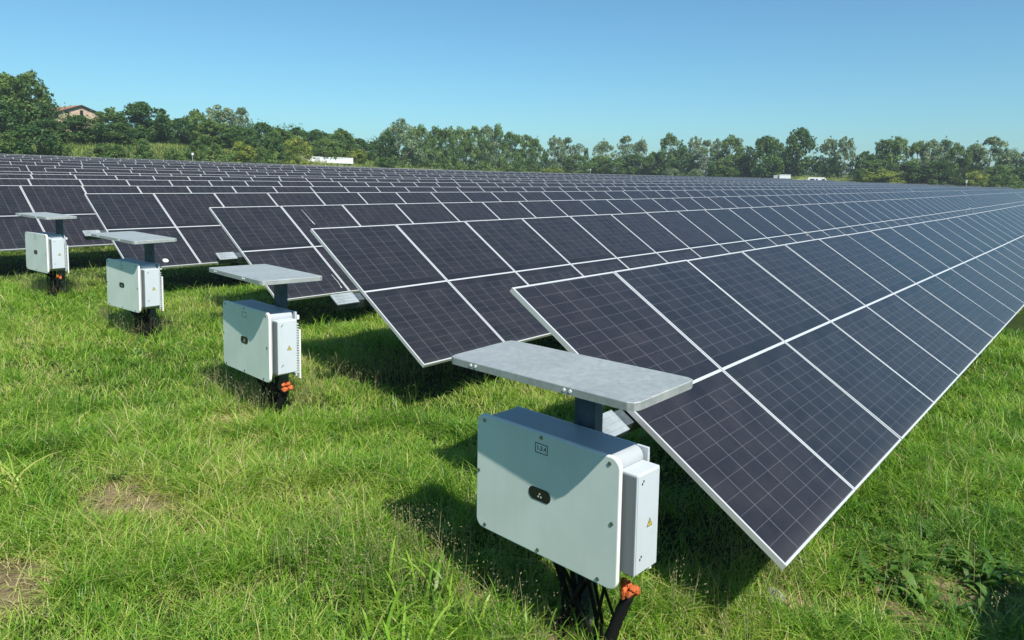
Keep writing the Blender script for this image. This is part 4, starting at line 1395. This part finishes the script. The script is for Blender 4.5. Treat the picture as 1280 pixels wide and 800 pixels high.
def fence():
    z = 172.0
    pts = [CAM + sight(px, 210) * (z + 0.03 * (px - 1000)) for px in (985, 1000, 1015, 1030, 1045)]
    root = empty('mesh_fence', (pts[0].x, pts[0].y, float(ground(pts[0].x, pts[0].y))))
    tag(root, 'blue-green mesh fence under the tallest round tree', 'fence')
    m = simple('fence_green', (0.06, 0.13, 0.13), 0.5)
    bm = bmesh.new(); bp = bmesh.new()
    for a, b in zip(pts, pts[1:]):
        n = 14
        for i in range(n):
            q = a.lerp(b, i / n); g = float(ground(q.x, q.y)); q = Vector((q.x, q.y, g)) - root.location
            bm_box(bm, (q.x - 0.02, q.y - 0.02, q.z), (q.x + 0.02, q.y + 0.02, q.z + 1.9))
        for hz in (0.3, 0.8, 1.3, 1.8):
            qa = Vector((a.x, a.y, float(ground(a.x, a.y)) + hz)) - root.location; qb = Vector((b.x, b.y, float(ground(b.x, b.y)) + hz)) - root.location
            bm_tube(bm, [qa, qb], 0.02, 4)
    new_obj('wire_mesh', bm_finish(bm, 'wire_mesh'), root, [m])
    for a in pts:
        q = Vector((a.x, a.y, float(ground(a.x, a.y)))) - root.location
        bm2 = bmesh.new(); bm_box(bm2, (q.x - 0.05, q.y - 0.05, q.z), (q.x + 0.05, q.y + 0.05, q.z + 2.1))
        new_obj('post', bm_finish(bm2, 'post'), root, [m])


fence()

# dirt track climbing the bank behind the cabin
a = [CAM + sight(px, 215) * zz for px, zz in ((985, 158), (1000, 162), (1012, 166), (1026, 168), (1040, 176))]
bm = bmesh.new(); prev = None
for i, p in enumerate(a):
    d = (a[min(i + 1, 4)] - a[max(i - 1, 0)]); nrm = Vector((-d.y, d.x, 0)).normalized() * 1.5
    row = []
    for s in (-1, 1):
        q = p + nrm * s
        row.append(bm.verts.new((q.x, q.y, float(ground(q.x, q.y)) + 0.06)))
    if prev:
        bm.faces.new((prev[0], prev[1], row[1], row[0]))
    prev = row
tag(new_obj('path', bm_finish(bm, 'path'), None, [simple('track_dirt', (0.36, 0.31, 0.23), 0.95, noise=0.25, scale=3)]), kind='structure')

# ------------------------------------------------------------------ air
hm = bpy.data.materials.new('summer_haze'); hm.use_nodes = True
for n in list(hm.node_tree.nodes):
    if n.type != 'OUTPUT_MATERIAL':
        hm.node_tree.nodes.remove(n)
pv = hm.node_tree.nodes.new('ShaderNodeVolumePrincipled'); pv.inputs['Density'].default_value = HAZE
pv.inputs['Color'].default_value = (0.86, 0.93, 1.0, 1); pv.inputs['Anisotropy'].default_value = 0.2
hm.node_tree.links.new(pv.outputs[0], [n for n in hm.node_tree.nodes if n.type == 'OUTPUT_MATERIAL'][0].inputs['Volume'])
hz = new_obj('haze', box_mesh('haze', (-540, -540, -12), (1200, 1200, 24)), None, [hm])
tag(hz, kind='stuff')

# ------------------------------------------------------------------ light, sky, camera
w = bpy.data.worlds.new('World'); S.world = w; w.use_nodes = True
nt = w.node_tree
sky = nt.nodes.new('ShaderNodeTexSky'); sky.sky_type = 'NISHITA'; sky.sun_disc = False
sky.sun_elevation = SUN_EL; sky.sun_rotation = math.pi / 2 - SUN_AZ
sky.altitude = 0; sky.air_density = 1.0; sky.dust_density = 0.75; sky.ozone_density = 3.0
bg = nt.nodes['Background']; bg.inputs['Strength'].default_value = 0.10
hs = N(nt, 'ShaderNodeHueSaturation', Saturation=1.0, Value=1.0)
mu = N(nt, 'ShaderNodeMix', data_type='RGBA', blend_type='MULTIPLY'); mu.inputs[0].default_value = 1.0
mu.inputs[7].default_value = (0.60, 0.95, 1.02, 1)
nt.links.new(sky.outputs[0], hs.inputs['Color']); nt.links.new(hs.outputs[0], mu.inputs[6]); nt.links.new(mu.outputs[2], bg.inputs['Color'])
ld = bpy.data.lights.new('sun', 'SUN'); ld.energy = 5.0; ld.angle = R(0.53); ld.color = (1.0, 0.955, 0.88)
lo = bpy.data.objects.new('sun', ld); COL.objects.link(lo)
lo.rotation_euler = (-SUN).to_track_quat('-Z', 'Y').to_euler(); lo.location = (0, 0, 40)

cd = bpy.data.cameras.new('camera'); co = bpy.data.objects.new('camera', cd); COL.objects.link(co)
cd.sensor_width = 36; cd.sensor_fit = 'HORIZONTAL'; cd.lens = 36 * FPX / 1280
cd.shift_y = -(400 - CY) / 1280; cd.clip_start = 0.05; cd.clip_end = 6000
co.matrix_world = Matrix(((R_.x, U_.x, -F_.x, CAM.x), (R_.y, U_.y, -F_.y, CAM.y), (R_.z, U_.z, -F_.z, CAM.z), (0, 0, 0, 1)))
S.camera = co
S.view_settings.view_transform = 'Standard'; S.view_settings.look = 'None'; S.view_settings.gamma = 1.0
S.view_settings.exposure = 0.42; S.view_settings.use_curve_mapping = False
S.cycles.max_bounces = 6; S.cycles.diffuse_bounces = 2; S.cycles.glossy_bounces = 3; S.cycles.transmission_bounces = 3
S.cycles.caustics_reflective = False; S.cycles.caustics_refractive = False
